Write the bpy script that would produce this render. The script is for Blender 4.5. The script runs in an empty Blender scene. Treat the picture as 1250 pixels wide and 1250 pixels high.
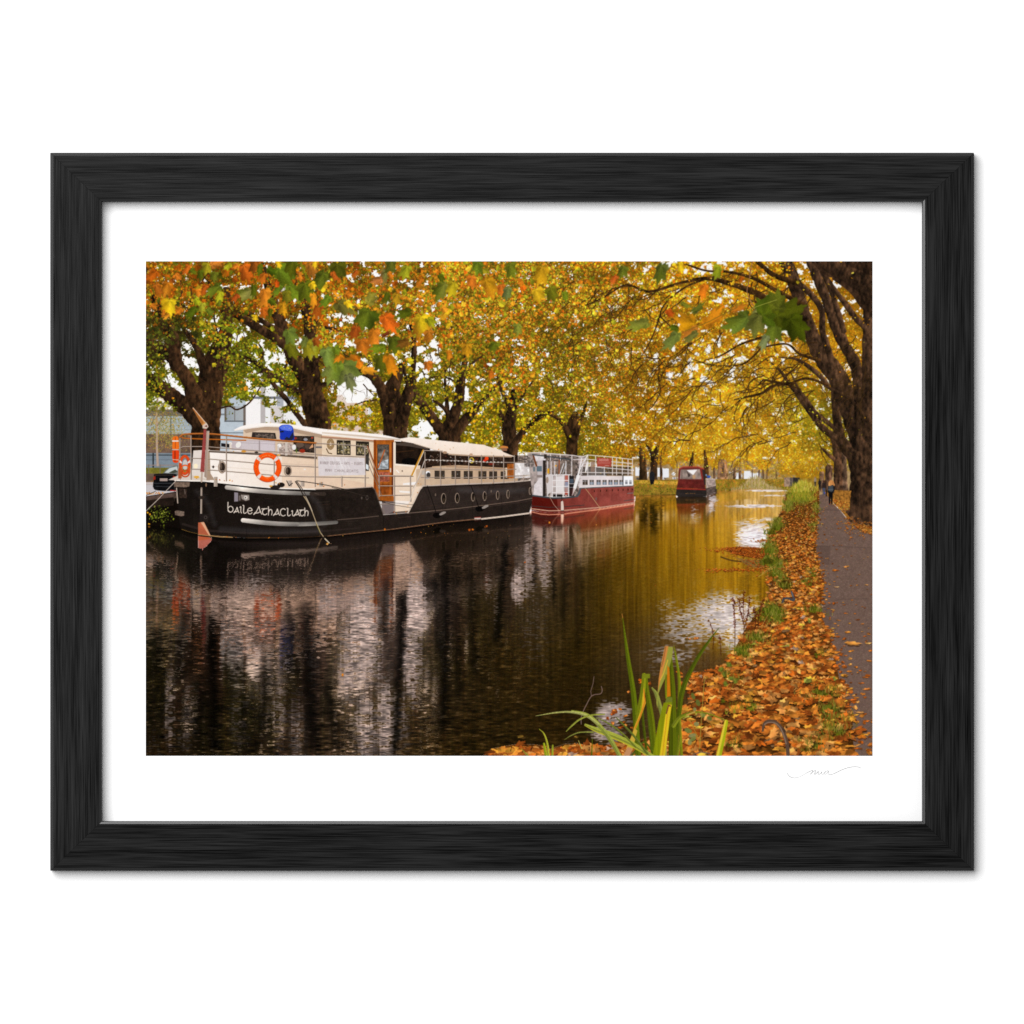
import math, random
import numpy as np

# ---------------------------------------------------------------- the print
# The framed object is a flat photographic print.  Its ink colours are worked
# out below, coordinate unit = 1 mm on the wall (u to the right, v downwards).
U0, V0, U1, V1 = 178.0, 319.0, 1065.0, 922.6
S = 1.6                                    # ink dots per mm
W = int(round((U1 - U0) * S))
H = int(round((V1 - V0) * S))
rng = np.random.default_rng(11)
random.seed(5)
img = np.zeros((H, W, 3), np.float32)      # display-referred ink colour 0..1
lab = np.zeros((H, W), np.int16)           # which depicted thing owns the dot
UU = (np.arange(W, dtype=np.float32) + .5) / S + U0
VV = (np.arange(H, dtype=np.float32) + .5) / S + V0
LABELS = ['background']
CUR = [0]


def label(name):
    if name not in LABELS:
        LABELS.append(name)
    CUR[0] = LABELS.index(name)


def col(c):
    return np.asarray(c, np.float32) / 255.0


def vnoise(cx, cy, seed, octaves=1, gain=.5):
    """value noise over the print, cell size cx by cy mm, range 0..1"""
    r = np.random.default_rng(seed)
    tot = np.zeros((H, W), np.float32)
    amp, sm = 1.0, 0.0
    for o in range(octaves):
        kx, ky = cx / 2 ** o * S, cy / 2 ** o * S
        gw, gh = int(W / kx) + 3, int(H / ky) + 3
        g = r.random((gh, gw)).astype(np.float32)
        x = np.arange(W) / kx
        y = np.arange(H) / ky
        xi, yi = x.astype(int), y.astype(int)
        fx, fy = (x - xi).astype(np.float32), (y - yi).astype(np.float32)
        fx, fy = fx * fx * (3 - 2 * fx), fy * fy * (3 - 2 * fy)
        rows = g[:, xi] * (1 - fx) + g[:, xi + 1] * fx
        tot += amp * (rows[yi] * (1 - fy[:, None]) + rows[yi + 1] * fy[:, None])
        sm += amp
        amp *= gain
    return tot / sm


def boxblur(a, rx, ry):
    """separable box blur, radii in dots"""
    for ax, r in ((1, rx), (0, ry)):
        if r < 1:
            continue
        n = a.shape[ax]
        pad = [(0, 0)] * a.ndim
        pad[ax] = (r + 1, r)
        c = np.cumsum(np.pad(a, pad, mode='edge').astype(np.float64), axis=ax)
        hi = np.take(c, np.arange(2 * r + 1, n + 2 * r + 1), axis=ax)
        lo = np.take(c, np.arange(0, n), axis=ax)
        a = ((hi - lo) / (2 * r + 1)).astype(np.float32)
    return a


def raster(x, y, w, h, n=4):
    """anti-aliased even-odd coverage of polygon (x, y) in a w by h window"""
    x = np.asarray(x, float)
    y = np.asarray(y, float)
    ys = ((np.arange(h * n) + .5) / n)[:, None]
    xb, yb = np.roll(x, -1), np.roll(y, -1)
    cond = ((y <= ys) & (yb > ys)) | ((yb <= ys) & (y > ys))
    dy = np.where(yb == y, 1, yb - y)
    cx = np.where(cond, x + (ys - y) / dy * (xb - x), 1e9)
    k = int(cond.sum(1).max()) if cond.size else 0
    cx = np.sort(cx, axis=1)[:, :k + (k & 1)]
    cols = np.arange(w)
    cov = np.zeros((h * n, w), np.float32)
    for j in range(0, k, 2):
        cov += np.clip(cx[:, j + 1, None] - cols, 0, 1) - np.clip(cx[:, j, None] - cols, 0, 1)
    return cov.reshape(h, n, w).mean(1)


def put(x0, y0, m, c, alpha=1.0, lb=None):
    """blend colour c (tuple 0..255, or array 0..1) through mask m at dot x0, y0"""
    h, w = m.shape
    xa, ya, xb, yb = max(x0, 0), max(y0, 0), min(x0 + w, W), min(y0 + h, H)
    if xa >= xb or ya >= yb:
        return
    m = m[ya - y0:yb - y0, xa - x0:xb - x0]
    if isinstance(c, np.ndarray) and c.ndim == 3:
        c = c[ya - y0:yb - y0, xa - x0:xb - x0]
    elif not isinstance(c, np.ndarray):
        c = col(c)
    a = (m * alpha)[..., None]
    d = img[ya:yb, xa:xb]
    d += a * (c - d)
    if lb is None:
        lb = CUR[0]
    if lb >= 0:
        L = lab[ya:yb, xa:xb]
        L[(m * alpha) > .5] = lb


def smooth(pts, k=6):
    P = np.asarray(pts, float)
    if len(P) < 3:
        return P
    Q = np.vstack([2 * P[0] - P[1], P, 2 * P[-1] - P[-2]])
    out = []
    for i in range(1, len(Q) - 2):
        p0, p1, p2, p3 = Q[i - 1:i + 3]
        for t in np.arange(k) / k:
            out.append(.5 * (2 * p1 + (p2 - p0) * t + (2 * p0 - 5 * p1 + 4 * p2 - p3) * t * t + (3 * p1 - p0 - 3 * p2 + p3) * t ** 3))
    out.append(P[-1])
    return np.array(out)


def poly(pts, c, alpha=1.0, var=0.0, nz=None, lb=None, grad=None):
    """fill a polygon; nz = noise field to vary the tone by +-var; grad = (colour, axis)
    blends to a second colour across the box"""
    P = np.asarray(pts, float)
    x, y = (P[:, 0] - U0) * S, (P[:, 1] - V0) * S
    x0, y0 = max(int(math.floor(x.min())), 0), max(int(math.floor(y.min())), 0)
    x1, y1 = min(int(math.ceil(x.max())) + 1, W), min(int(math.ceil(y.max())) + 1, H)
    if x1 <= x0 or y1 <= y0:
        return
    m = raster(x - x0, y - y0, x1 - x0, y1 - y0)
    cc = col(c)
    if grad is not None:
        g2 = col(grad[0])
        n = (x1 - x0) if grad[1] == 'u' else (y1 - y0)
        t = np.linspace(0, 1, n, dtype=np.float32)
        t = t[None, :, None] if grad[1] == 'u' else t[:, None, None]
        cc = cc + (g2 - cc) * t
        cc = np.broadcast_to(cc, (y1 - y0, x1 - x0, 3)).copy()
    if var:
        f = GRAIN if nz is None else nz
        f = f[y0:y1, x0:x1]
        cc = np.clip(cc * (1 + var * (f[..., None] * 2 - 1)), 0, 1) + np.zeros((y1 - y0, x1 - x0, 3), np.float32)
    put(x0, y0, m, cc, alpha, lb)


def rect(a, b, c, d, color, **k):
    poly([(a, b), (c, b), (c, d), (a, d)], color, **k)


def ellipse(cx, cy, rx, ry, color, rot=0, n=28, **k):
    t = np.linspace(0, 2 * math.pi, n, endpoint=False)
    x, y = rx * np.cos(t), ry * np.sin(t)
    ca, sa = math.cos(rot), math.sin(rot)
    poly(np.c_[cx + x * ca - y * sa, cy + x * sa + y * ca], color, **k)


def stroke_mask(pts, w0, w1=None, widths=None):
    P = (np.asarray(pts, float) - (U0, V0)) * S
    n = len(P)
    if widths is None:
        R = np.linspace(w0, w0 if w1 is None else w1, n) * S / 2
    else:
        R = np.interp(np.linspace(0, 1, n), np.linspace(0, 1, len(widths)), widths) * S / 2
    pad = R.max() + 1.5
    x0, y0 = int(math.floor(P[:, 0].min() - pad)), int(math.floor(P[:, 1].min() - pad))
    x1, y1 = int(math.ceil(P[:, 0].max() + pad)) + 1, int(math.ceil(P[:, 1].max() + pad)) + 1
    x0c, y0c, x1c, y1c = max(x0, 0), max(y0, 0), min(x1, W), min(y1, H)
    if x1c <= x0c or y1c <= y0c:
        return None
    m = np.zeros((y1c - y0c, x1c - x0c), np.float32)
    off = np.zeros_like(m)
    for i in range(n - 1):
        ax, ay = P[i]
        bx, by = P[i + 1]
        ra, rb = R[i], R[i + 1]
        p = max(ra, rb) + 1.5
        xa, ya = max(int(min(ax, bx) - p), x0c), max(int(min(ay, by) - p), y0c)
        xb, yb = min(int(max(ax, bx) + p) + 2, x1c), min(int(max(ay, by) + p) + 2, y1c)
        if xb <= xa or yb <= ya:
            continue
        X = np.arange(xa, xb)[None, :] + .5
        Y = np.arange(ya, yb)[:, None] + .5
        dx, dy = bx - ax, by - ay
        L2 = dx * dx + dy * dy + 1e-9
        t = np.clip(((X - ax) * dx + (Y - ay) * dy) / L2, 0, 1)
        ex, ey = X - ax - t * dx, Y - ay - t * dy
        d = np.sqrt(ex * ex + ey * ey)
        r = ra + (rb - ra) * t
        cov = np.clip(r - d + .5, 0, 1) * np.minimum(1, 2 * r)
        sl = (slice(ya - y0c, yb - y0c), slice(xa - x0c, xb - x0c))
        better = cov > m[sl]
        m[sl] = np.where(better, cov, m[sl])
        sgn = (ex * dy - ey * dx) / math.sqrt(L2)
        if dy > 0:
            sgn = -sgn                      # positive = right-hand side in the picture
        off[sl] = np.where(better, -sgn / np.maximum(r, .3), off[sl])
    return x0c, y0c, m, off


def stroke(pts, w0, c, w1=None, widths=None, alpha=1.0, lb=None, sm=False):
    if sm:
        pts = smooth(pts)
    q = stroke_mask(pts, w0, w1, widths)
    if q is None:
        return
    put(q[0], q[1], q[2], c, alpha, lb)


def bark(pts, widths, c=(62, 40, 24), side=.35, lb=None, alpha=1.0, rough=.1):
    """a limb: shaded across its width (lighter on its right), with bark blotches"""
    P = smooth(pts, 8)
    n = len(P)
    wd = np.interp(np.linspace(0, 1, n), np.linspace(0, 1, len(widths)), widths)
    wd = wd * (1 + rough * (np.random.default_rng(int(abs(pts[0][0] * 7 + pts[0][1]))).random(n) - .5) * 2)
    q = stroke_mask(P, 1, widths=wd)
    if q is None:
        return
    x0, y0, m, off = q
    h, w = m.shape
    bl = BARK[y0:y0 + h, x0:x0 + w]
    f = (1 + side * off) * (.42 + 1.16 * bl)
    cc = col(c)[None, None] * f[..., None].astype(np.float32)
    put(x0, y0, m, np.clip(cc, 0, 1), alpha, lb)


GRAIN = np.clip(vnoise(1.7, 1.7, 2, 2) * 1.3 - .15, 0, 1)
MOTT = vnoise(5, 5, 3, 3)
BARK = np.clip(.6 * vnoise(2.6, 5, 4, 3) + .4 * vnoise(9, 18, 5, 2), 0, 1)
BARK = np.clip((BARK - .5) * 2.1 + .5, 0, 1)

# ---- leaf stamps
LEAF_HALF = [(0, 1), (.1, .8), (.24, .7), (.27, .53), (.42, .52), (.6, .6), (.86, .56), (.78, .38), (.74, .2), (.66, .04), (.78, -.04), (.92, -.14),
             (.74, -.24), (.62, -.4), (.4, -.42), (.3, -.5), (.1, -.4)]
LEAF = np.array(LEAF_HALF + [(0, -.34)] + [(-x, y) for x, y in LEAF_HALF[:0:-1]])


def leaf_stamp(size, kind):
    """alpha and shade of one small leaf, size in dots"""
    if size < 7:
        n = random.randint(4, 6)
        t = np.sort(rng.random(n)) * 2 * math.pi
        r = .55 + .5 * rng.random(n)
        x, y = r * np.cos(t), r * np.sin(t)
    else:
        x, y = LEAF[:, 0].copy(), LEAF[:, 1].copy()
        x = x + rng.normal(0, .04, len(x))
    sq = random.uniform(.4, 1)
    a, b = random.uniform(0, 2 * math.pi), random.uniform(0, 2 * math.pi)
    x *= sq
    if random.random() < .4 and size >= 7:
        x = np.where(x > 0, x * random.uniform(.25, .8), x)
    xr, yr = x * math.cos(a) - y * math.sin(a), x * math.sin(a) + y * math.cos(a)
    w = int(size) + 3
    m = raster(xr * size / 2 + w / 2, yr * size / 2 + w / 2, w, w)
    X, Y = np.meshgrid(np.arange(w) - w / 2 + .5, np.arange(w) - w / 2 + .5)
    side = X * math.cos(a) + Y * math.sin(a)
    sh = 1 + np.where(side > 0, .1, -.12) + .12 * (X * math.cos(b) + Y * math.sin(b)) / (size / 2)
    return m, sh.astype(np.float32)[..., None]


SIZES = [2.4, 3.2, 4.2, 5.5, 7, 9, 11.5, 14.5, 18, 23]
STAMPS = [[leaf_stamp(s, 0) for _ in range(36)] for s in SIZES]


def leaf(u, v, size, c, alpha=1.0, lb=None):
    """one scattered leaf, size in mm, c an array 0..1"""
    k = min(range(len(SIZES)), key=lambda i: abs(SIZES[i] - size * S))
    m, sh = random.choice(STAMPS[k])
    put(int((u - U0) * S) - m.shape[1] // 2, int((v - V0) * S) - m.shape[0] // 2, m, np.clip(c * sh, 0, 1), alpha, lb)


def big_leaf(u, v, size, rot, c, sx=1.0, bend=0.0, vein=.8, c2=None):
    """a near leaf with veins and a bent blade, size = length in mm, rot in degrees (0 = tip up)"""
    a = math.radians(rot)
    ca, sa = math.cos(a), math.sin(a)
    r = np.random.default_rng(int(u * 31 + v * 17))

    sk = r.uniform(-.35, .35) if size < 36 else r.uniform(-.12, .12)
    side = r.uniform(.55, 1, 2) if size < 36 else r.uniform(.85, 1, 2)

    def T(x, y):
        x = x * sx * np.where(np.asarray(x) > 0, side[0], side[1]) + bend * y * y * .6 + sk * y * sx
        return u + (x * ca + y * sa) * size / 1.5, v + (x * sa - y * ca) * size / 1.5
    P = []
    for i in range(len(LEAF)):
        p, q = LEAF[i], LEAF[(i + 1) % len(LEAF)]
        P.append(p + r.normal(0, .025, 2))
        mid = (p + q) / 2
        d = np.array([q[1] - p[1], p[0] - q[0]])
        P.append(mid + d * r.uniform(-.11, .05))
    P = np.array(P)
    x, y = T(P[:, 0], P[:, 1])
    x, y = (x - U0) * S, (y - V0) * S
    x0, y0 = int(x.min()) - 1, int(y.min()) - 1
    w, h = int(x.max()) - x0 + 2, int(y.max()) - y0 + 2
    m = raster(x - x0, y - y0, w, h)
    X, Y = np.meshgrid(np.arange(w) + x0 + .5, np.arange(h) + y0 + .5)
    X, Y = X / S + U0 - u, Y / S + V0 - v
    lx = (X * ca + Y * sa) / size * 1.5
    ly = (X * sa - Y * ca) / size * 1.5
    cc = col(c)
    base = np.broadcast_to(cc, (h, w, 3)).copy()
    if c2 is not None:
        t = np.clip(ly * .6 + .4 + .5 * np.sin(lx * 5 + u), 0, 1)[..., None]
        base = base + (col(c2) - base) * t * .8
    ang = np.arctan2(lx, ly + .3)
    fold = np.cos(ang * 4.2)
    base *= (.97 + .12 * fold - .09 * np.tanh(lx * 9) + .12 * np.clip(ly, -1, 1) * (1 if r.random() < .5 else -1) + .1 * np.sin(lx * 2.5 + r.uniform(0, 6)))[..., None]
    nz = r.normal(0, .035, (h // 3 + 2, w // 3 + 2)).repeat(3, 0).repeat(3, 1)[:h, :w]
    base *= (1 + nz)[..., None]
    m = boxblur(np.pad(m, 1), 1, 1)[1:-1, 1:-1] * .6 + m * .4
    put(x0, y0, m, np.clip(base, 0, 1).astype(np.float32))
    if vein:
        vc = np.clip(col(c) * 1.15 + .03, 0, 1)
        for tx, ty in ((0, .92), (.62, .52), (-.62, .52), (.72, -.08), (-.72, -.08)):
            st = [T(0, -.3), T(tx * .5, -.3 + (ty + .3) * .5), T(tx, ty)]
            stroke(st, .5, vc, w1=.15, alpha=.6, lb=-1)
            for t in (.4, .6, .78):
                bx, by = tx * t, -.3 + (ty + .3) * t
                for sg in (-1, 1):
                    nx, ny = tx + sg * (ty + .3) * .5, ty + .3 - sg * tx * .5
                    stroke([T(bx, by), T(bx + nx * .16, by + ny * .16)], .25, vc, w1=.1, alpha=.4, lb=-1)
# ---------------------------------------------------------------- sky, far bank, buildings
label('sky')
img[:] = col((252, 250, 248))
lab[:] = CUR[0]


def pal(*cs):
    out = []
    for c, w in cs:
        c = col(c)
        out.append((np.clip(c.mean() + (c - c.mean()) * 1.04, 0.02, 1), w))
    return out


GREEN = pal(((92, 104, 22), 3), ((122, 128, 28), 4), ((150, 150, 34), 3), ((176, 160, 36), 2), ((70, 74, 20), 2), ((200, 130, 30), 1), ((205, 168, 34), 1))
FALLG = pal(((190, 98, 20), 4), ((214, 128, 28), 3), ((112, 112, 24), 3), ((146, 142, 30), 2), ((226, 176, 40), 3), ((84, 62, 22), 2), ((160, 76, 18), 2))
CENTR = pal(((204, 118, 30), 6), ((216, 146, 38), 4), ((214, 168, 48), 2.6), ((132, 130, 30), 6), ((164, 150, 36), 4), ((92, 84, 22), 2), ((176, 84, 20), 3))
YGREN = pal(((176, 160, 26), 5), ((206, 172, 28), 5), ((126, 124, 20), 4), ((214, 138, 26), 3), ((226, 190, 52), 2), ((92, 92, 18), 2), ((190, 110, 24), 2))
GOLD = pal(((226, 160, 28), 5), ((240, 188, 44), 4), ((206, 126, 22), 5), ((246, 208, 80), 1.6), ((150, 108, 20), 3), ((190, 98, 18), 4), ((122, 108, 22), 3), ((98, 74, 16), 2))
GLOW = pal(((240, 182, 34), 5), ((250, 204, 56), 5), ((226, 154, 26), 4), ((252, 222, 110), 2), ((190, 128, 22), 3), ((208, 118, 22), 3), ((150, 124, 26), 1.5))
DARKG = pal(((60, 62, 22), 3), ((84, 88, 26), 3), ((58, 42, 22), 3), ((110, 110, 30), 2), ((150, 90, 24), 1))
OLIVE = pal(((150, 136, 34), 4), ((120, 118, 24), 4), ((196, 160, 30), 3), ((92, 92, 20), 3), ((212, 142, 28), 1))
# u, v, spread, palette, weight
ZONES = [
    (200, 350, 45, FALLG, 1.2), (205, 405, 32, DARKG, 1.6), (255, 345, 50, FALLG, 1), (270, 400, 32, GREEN, .9), (195, 470, 30, GREEN, .9),
    (300, 470, 45, GREEN, 1), (310, 430, 40, GREEN, .7), (330, 360, 50, FALLG, 1), (400, 350, 55, FALLG, 1), (420, 390, 40, CENTR, .8), (425, 512, 45, YGREN, 1.2),
    (470, 360, 55, CENTR, 1), (520, 470, 45, OLIVE, .9), (550, 400, 60, CENTR, 1), (600, 505, 50, OLIVE, 1.1), (640, 450, 55, CENTR, 1), (680, 480, 45, OLIVE, .7), (560, 440, 40, OLIVE, .5), (700, 420, 40, OLIVE, .35), (450, 440, 35, OLIVE, .5), (650, 360, 65, CENTR, 1),
    (600, 530, 40, YGREN, 1), (660, 530, 45, YGREN, 1.2), (720, 530, 40, OLIVE, 1), (720, 500, 50, CENTR, .9), (740, 420, 60, CENTR, 1), (740, 350, 60, CENTR, .8), (760, 370, 60, GOLD, .6),
    (760, 545, 40, GOLD, 1), (800, 490, 60, GOLD, 1), (820, 410, 60, GOLD, 1), (850, 350, 60, GOLD, .8), (850, 540, 45, GLOW, 1), (880, 480, 55, GLOW, .9),
    (920, 420, 55, GOLD, 1), (930, 510, 55, GLOW, 1), (940, 560, 40, GLOW, .9), (990, 560, 30, GLOW, .8), (960, 360, 50, GOLD, .6), (985, 500, 40, OLIVE, .7), (1020, 450, 50, GOLD, .8),
    (1000, 535, 35, OLIVE, .5), (1040, 400, 40, GOLD, .8), (560, 340, 60, CENTR, 1), (480, 335, 50, FALLG, .6),
]
ZA = np.array([(z[0], z[1], z[2], z[4]) for z in ZONES])
ZP = [(np.array([c for c, w in z[3]]), np.cumsum([w for c, w in z[3]]) / sum(w for c, w in z[3])) for z in ZONES]
CLUMP = vnoise(26, 20, 21, 3, .6)
FINE = vnoise(7, 6, 22, 2)


def zcolor(u, v):
    d = ((ZA[:, 0] - u) ** 2 + (ZA[:, 1] - v) ** 2) / ZA[:, 2] ** 2
    p = ZA[:, 3] * np.exp(-1.6 * d)
    k = int(np.searchsorted(np.cumsum(p), random.random() * p.sum()))
    cs, cw = ZP[min(k, len(ZP) - 1)]
    return cs[int(np.searchsorted(cw, random.random()))]


def at(F, u, v):
    return F[min(max(int((v - V0) * S), 0), H - 1), min(max(int((u - U0) * S), 0), W - 1)]


# openings where the sky or the far bank shows: u, v, ru, rv, strength
GAPS = [(438, 472, 32, 24, .95), (330, 495, 30, 26, .5), (300, 508, 38, 22, .8), (340, 430, 36, 26, .3), (225, 440, 22, 22, .45), (520, 436, 20, 24, .42), (450, 455, 18, 14, .5), (300, 395, 60, 20, .2),
        (545, 500, 30, 18, .25), (522, 525, 18, 10, .6), (560, 470, 24, 20, .3), (420, 405, 30, 24, .28), (212, 545, 40, 42, 1.0), (870, 430, 60, 40, .17), (930, 400, 50, 36, .2), (890, 375, 40, 22, .16),
        (990, 345, 30, 22, .16), (850, 320, 60, 14, .26), (430, 515, 50, 12, .2), (285, 515, 30, 18, 1.0), (355, 510, 30, 18, .5), (215, 480, 16, 14, .5), (640, 445, 60, 40, .05), (1010, 360, 30, 30, .14),
        (380, 350, 120, 40, .06), (480, 380, 60, 60, .08)]
GP = np.array(GAPS)


def gap(u, v):
    d = ((GP[:, 0] - u) / GP[:, 2]) ** 2 + ((GP[:, 1] - v) / GP[:, 3]) ** 2
    return float((GP[:, 4] * np.exp(-d * d * .7)).max())


def bottom_edge(u):
    """lowest line the leaf mass reaches"""
    return np.interp(u, [178, 240, 300, 380, 480, 520, 600, 660, 740, 790, 830, 880, 930, 975, 1000, 1035, 1065],
                     [500, 505, 520, 520, 532, 540, 552, 560, 572, 566, 570, 574, 575, 588, 585, 575, 560])


# buildings beyond the left bank
label('office_building')
rect(178, 503, 240, 532, (168, 178, 184), var=.06, nz=MOTT)
rect(178, 500, 240, 508, (104, 96, 92))
for k in range(5):
    rect(178, 511 + k * 4.4, 240, 511.5 + k * 4.4, (140, 150, 158))
rect(208, 506, 209.2, 532, (90, 96, 100))
rect(266, 480, 300, 552, (186, 196, 204), var=.05, nz=MOTT)
rect(266, 505, 300, 507, (120, 128, 134))
rect(276, 496, 298, 514, (150, 158, 164), grad=((176, 180, 182), 'u'))
rect(274, 494, 276.4, 515, (108, 98, 92)); rect(297, 494, 300.4, 520, (112, 100, 92)); rect(286, 496, 287, 514, (116, 110, 106))
rect(274, 513.6, 300, 515, (92, 96, 100)); rect(266, 528, 300, 529, (90, 96, 100))
rect(300, 470, 318, 525, (246, 242, 240)); rect(318, 455, 324, 525, (186, 178, 176)); rect(324, 475, 370, 525, (238, 236, 236))
rect(338, 470, 346, 520, (170, 172, 178)); rect(350, 478, 372, 492, (198, 208, 216)); rect(310, 484, 372, 487, (120, 122, 132)); rect(352, 478, 353.2, 492, (120, 130, 140))
rect(330, 496, 346, 520, (214, 206, 204))
label('brick_house')
rect(396, 492, 474, 530, (216, 192, 176), var=.08, nz=MOTT)
poly([(396, 493), (404, 482), (418, 482), (424, 493)], (226, 208, 196)); poly([(440, 493), (446, 486), (474, 488), (474, 493)], (226, 206, 192))
for a in (401, 449):
    rect(a, 496, a + 6, 510, (246, 244, 244)); rect(a + 1, 497.5, a + 5, 509, (214, 212, 214))
label('lawn_and_fence')
rect(178, 530, 262, 556, (112, 88, 74), var=.2, nz=BARK)
rect(178, 553, 240, 573, (124, 136, 146), var=.08, nz=MOTT)
rect(178, 555, 240, 556.2, (56, 62, 66)); rect(178, 561, 240, 561.6, (96, 106, 114)); rect(186, 553, 188, 571, (50, 56, 60))
rect(178, 571, 262, 590, (122, 116, 44), var=.3, nz=MOTT)
rect(178, 567.5, 216, 568.6, (150, 130, 120)); rect(181, 567, 182, 588, (120, 104, 94)); rect(195, 567, 196, 588, (120, 104, 94))
rect(178, 578, 262, 600, (104, 84, 70), var=.2, nz=MOTT)
rect(178, 588.5, 262, 592, (196, 184, 180)); rect(178, 592, 262, 612, (198, 192, 194))
for _ in range(60):
    leaf(random.uniform(178, 200), random.choice([588, 602, 603]) + random.uniform(-1, 1), 2, col(random.choice([(200, 110, 30), (214, 140, 40)])))
# far street level behind the distant trees, seen under the crowns
label('far_bank')
poly([(740, 560), (1065, 560), (1065, 605), (740, 605)], (170, 140, 96), var=.25, nz=MOTT)
for _ in range(90):
    a = random.uniform(770, 930)
    leaf(a, random.uniform(572, 586), random.uniform(3, 7), col(random.choice([(236, 232, 232), (250, 250, 252), (188, 184, 186), (120, 112, 108), (84, 76, 72), (214, 196, 180)])))
for a, b, w_ in ((806, 576, 7), (812, 577, 9), (838, 580, 17), (900, 582, 9), (912, 580, 8), (922, 582, 12), (778, 575, 5)):
    rect(a - w_ / 2, b - 5, a + w_ / 2, b + 6, (238, 238, 242))

label('silver_birch')
stroke([(193, 478), (191, 510), (191.5, 545), (192.5, 568)], 2.4, (176, 150, 132), w1=2.8)
for _ in range(2300):
    t = random.random()
    u_, v_ = random.gauss(198, 16), random.gauss(520, 18)
    if v_ > 552 or u_ > 236:
        continue
    leaf(u_, v_, random.uniform(1.6, 3.2), col(random.choice([(142, 134, 62), (160, 148, 78), (118, 114, 48), (186, 160, 80), (206, 150, 62)])), .75)
stroke([(192, 512), (191.5, 545), (192.5, 568)], 1.6, (180, 156, 140), w1=2.2, alpha=.8)
stroke([(184, 520), (190, 505)], .8, (120, 100, 84)); stroke([(192, 520), (204, 500)], .8, (120, 100, 84))

# ---------------------------------------------------------------- leaf mass, far to near
label('autumn_foliage')


def scatter(n, size, v_hi=0, dark=1.0, keep=None, alpha=.95, gapk=1.0, us=(176, 1066), vs=(316, 592)):
    """n leaves strewn over the crowns; size and keep are vectorised functions of u, v"""
    u, v = rng.uniform(*us, n), rng.uniform(*vs, n)
    ok = v < bottom_edge(u) + rng.uniform(-12, 4, n) + v_hi
    if keep is not None:
        ok &= rng.random(n) < keep(u, v)
    u, v = u[ok], v[ok]
    iu = np.clip(((u - U0) * S).astype(int), 0, W - 1)
    iv = np.clip(((v - V0) * S).astype(int), 0, H - 1)
    g = gp[iv, iu] * gapk
    ok = (g < .02) | (FINE[iv, iu] > .25 + g * .62)
    u, v, iu, iv = u[ok], v[ok], iu[ok], iv[ok]
    n = len(u)
    p = np.exp(-1.6 * ((ZA[None, :, 0] - u[:, None]) ** 2 + (ZA[None, :, 1] - v[:, None]) ** 2) / ZA[None, :, 2] ** 2) * ZA[None, :, 3]
    c = np.cumsum(p, 1)
    zi = np.minimum((c < (rng.random(n) * c[:, -1])[:, None]).sum(1), len(ZP) - 1)
    r = rng.random(n)
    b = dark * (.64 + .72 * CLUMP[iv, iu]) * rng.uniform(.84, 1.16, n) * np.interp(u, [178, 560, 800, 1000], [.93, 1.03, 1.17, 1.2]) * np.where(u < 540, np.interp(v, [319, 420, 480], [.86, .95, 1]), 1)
    s = size(u, v, n)
    for k in range(n):
        cs, cw = ZP[zi[k]]
        leaf(u[k], v[k], s[k], cs[np.searchsorted(cw, r[k])] * np.float32(b[k]), alpha)


def sz(lo, hi):
    return lambda u, v, n: rng.uniform(lo, hi, n)


# dim interior of the crowns
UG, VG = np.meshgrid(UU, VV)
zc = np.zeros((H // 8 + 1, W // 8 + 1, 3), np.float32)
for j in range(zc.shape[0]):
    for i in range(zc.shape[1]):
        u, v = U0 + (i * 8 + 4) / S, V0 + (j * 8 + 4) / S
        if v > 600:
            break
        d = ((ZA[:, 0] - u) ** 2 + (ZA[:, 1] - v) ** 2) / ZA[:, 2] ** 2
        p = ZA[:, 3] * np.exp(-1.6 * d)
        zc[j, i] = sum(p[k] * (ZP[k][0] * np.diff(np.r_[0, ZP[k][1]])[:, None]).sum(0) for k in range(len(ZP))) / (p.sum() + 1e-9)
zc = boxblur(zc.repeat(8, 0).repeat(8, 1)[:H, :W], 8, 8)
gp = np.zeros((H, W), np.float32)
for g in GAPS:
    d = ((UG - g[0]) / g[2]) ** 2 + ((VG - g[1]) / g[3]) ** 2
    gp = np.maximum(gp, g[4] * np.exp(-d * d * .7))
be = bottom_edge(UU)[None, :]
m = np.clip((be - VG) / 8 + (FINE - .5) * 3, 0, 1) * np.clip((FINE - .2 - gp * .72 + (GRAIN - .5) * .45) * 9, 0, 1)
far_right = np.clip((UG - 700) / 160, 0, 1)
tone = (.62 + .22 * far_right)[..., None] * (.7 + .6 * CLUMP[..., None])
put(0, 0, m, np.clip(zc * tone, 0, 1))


def dens_left(u, v):
    return np.interp(u, [178, 560, 800, 1065], [.75, .9, 1, 1])


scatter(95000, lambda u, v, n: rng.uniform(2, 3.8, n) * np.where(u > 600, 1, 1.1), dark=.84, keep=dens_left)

# trunks and limbs of the rows of planes
TREE_N = [0]


def tree(parts, c=(52, 35, 22), name='plane_tree', **k):
    TREE_N[0] += 1
    label(name + '#%d' % TREE_N[0])
    for pts, wd in parts:
        bark(pts, wd, c, **k)


def twigs(u, v, ang, length, w, depth, c, droop=.02, lb=None):
    """a drooping, wriggling twig with side shoots"""
    pts = [(u, v)]
    a = ang
    n = max(3, int(length / 5))
    for i in range(n):
        a += random.uniform(-.35, .35) + droop * (1 if math.cos(a) > 0 else -1)
        u += math.cos(a) * length / n
        v += math.sin(a) * length / n
        pts.append((u, v))
        if depth and random.random() < .6:
            twigs(u, v, a + random.choice((-1, 1)) * random.uniform(.4, 1.0), length * random.uniform(.3, .6), w * .6, depth - 1, c, droop, lb)
    stroke(pts, w, c, w1=w * .35, sm=True, lb=lb)


TW = (58, 38, 18)
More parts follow.
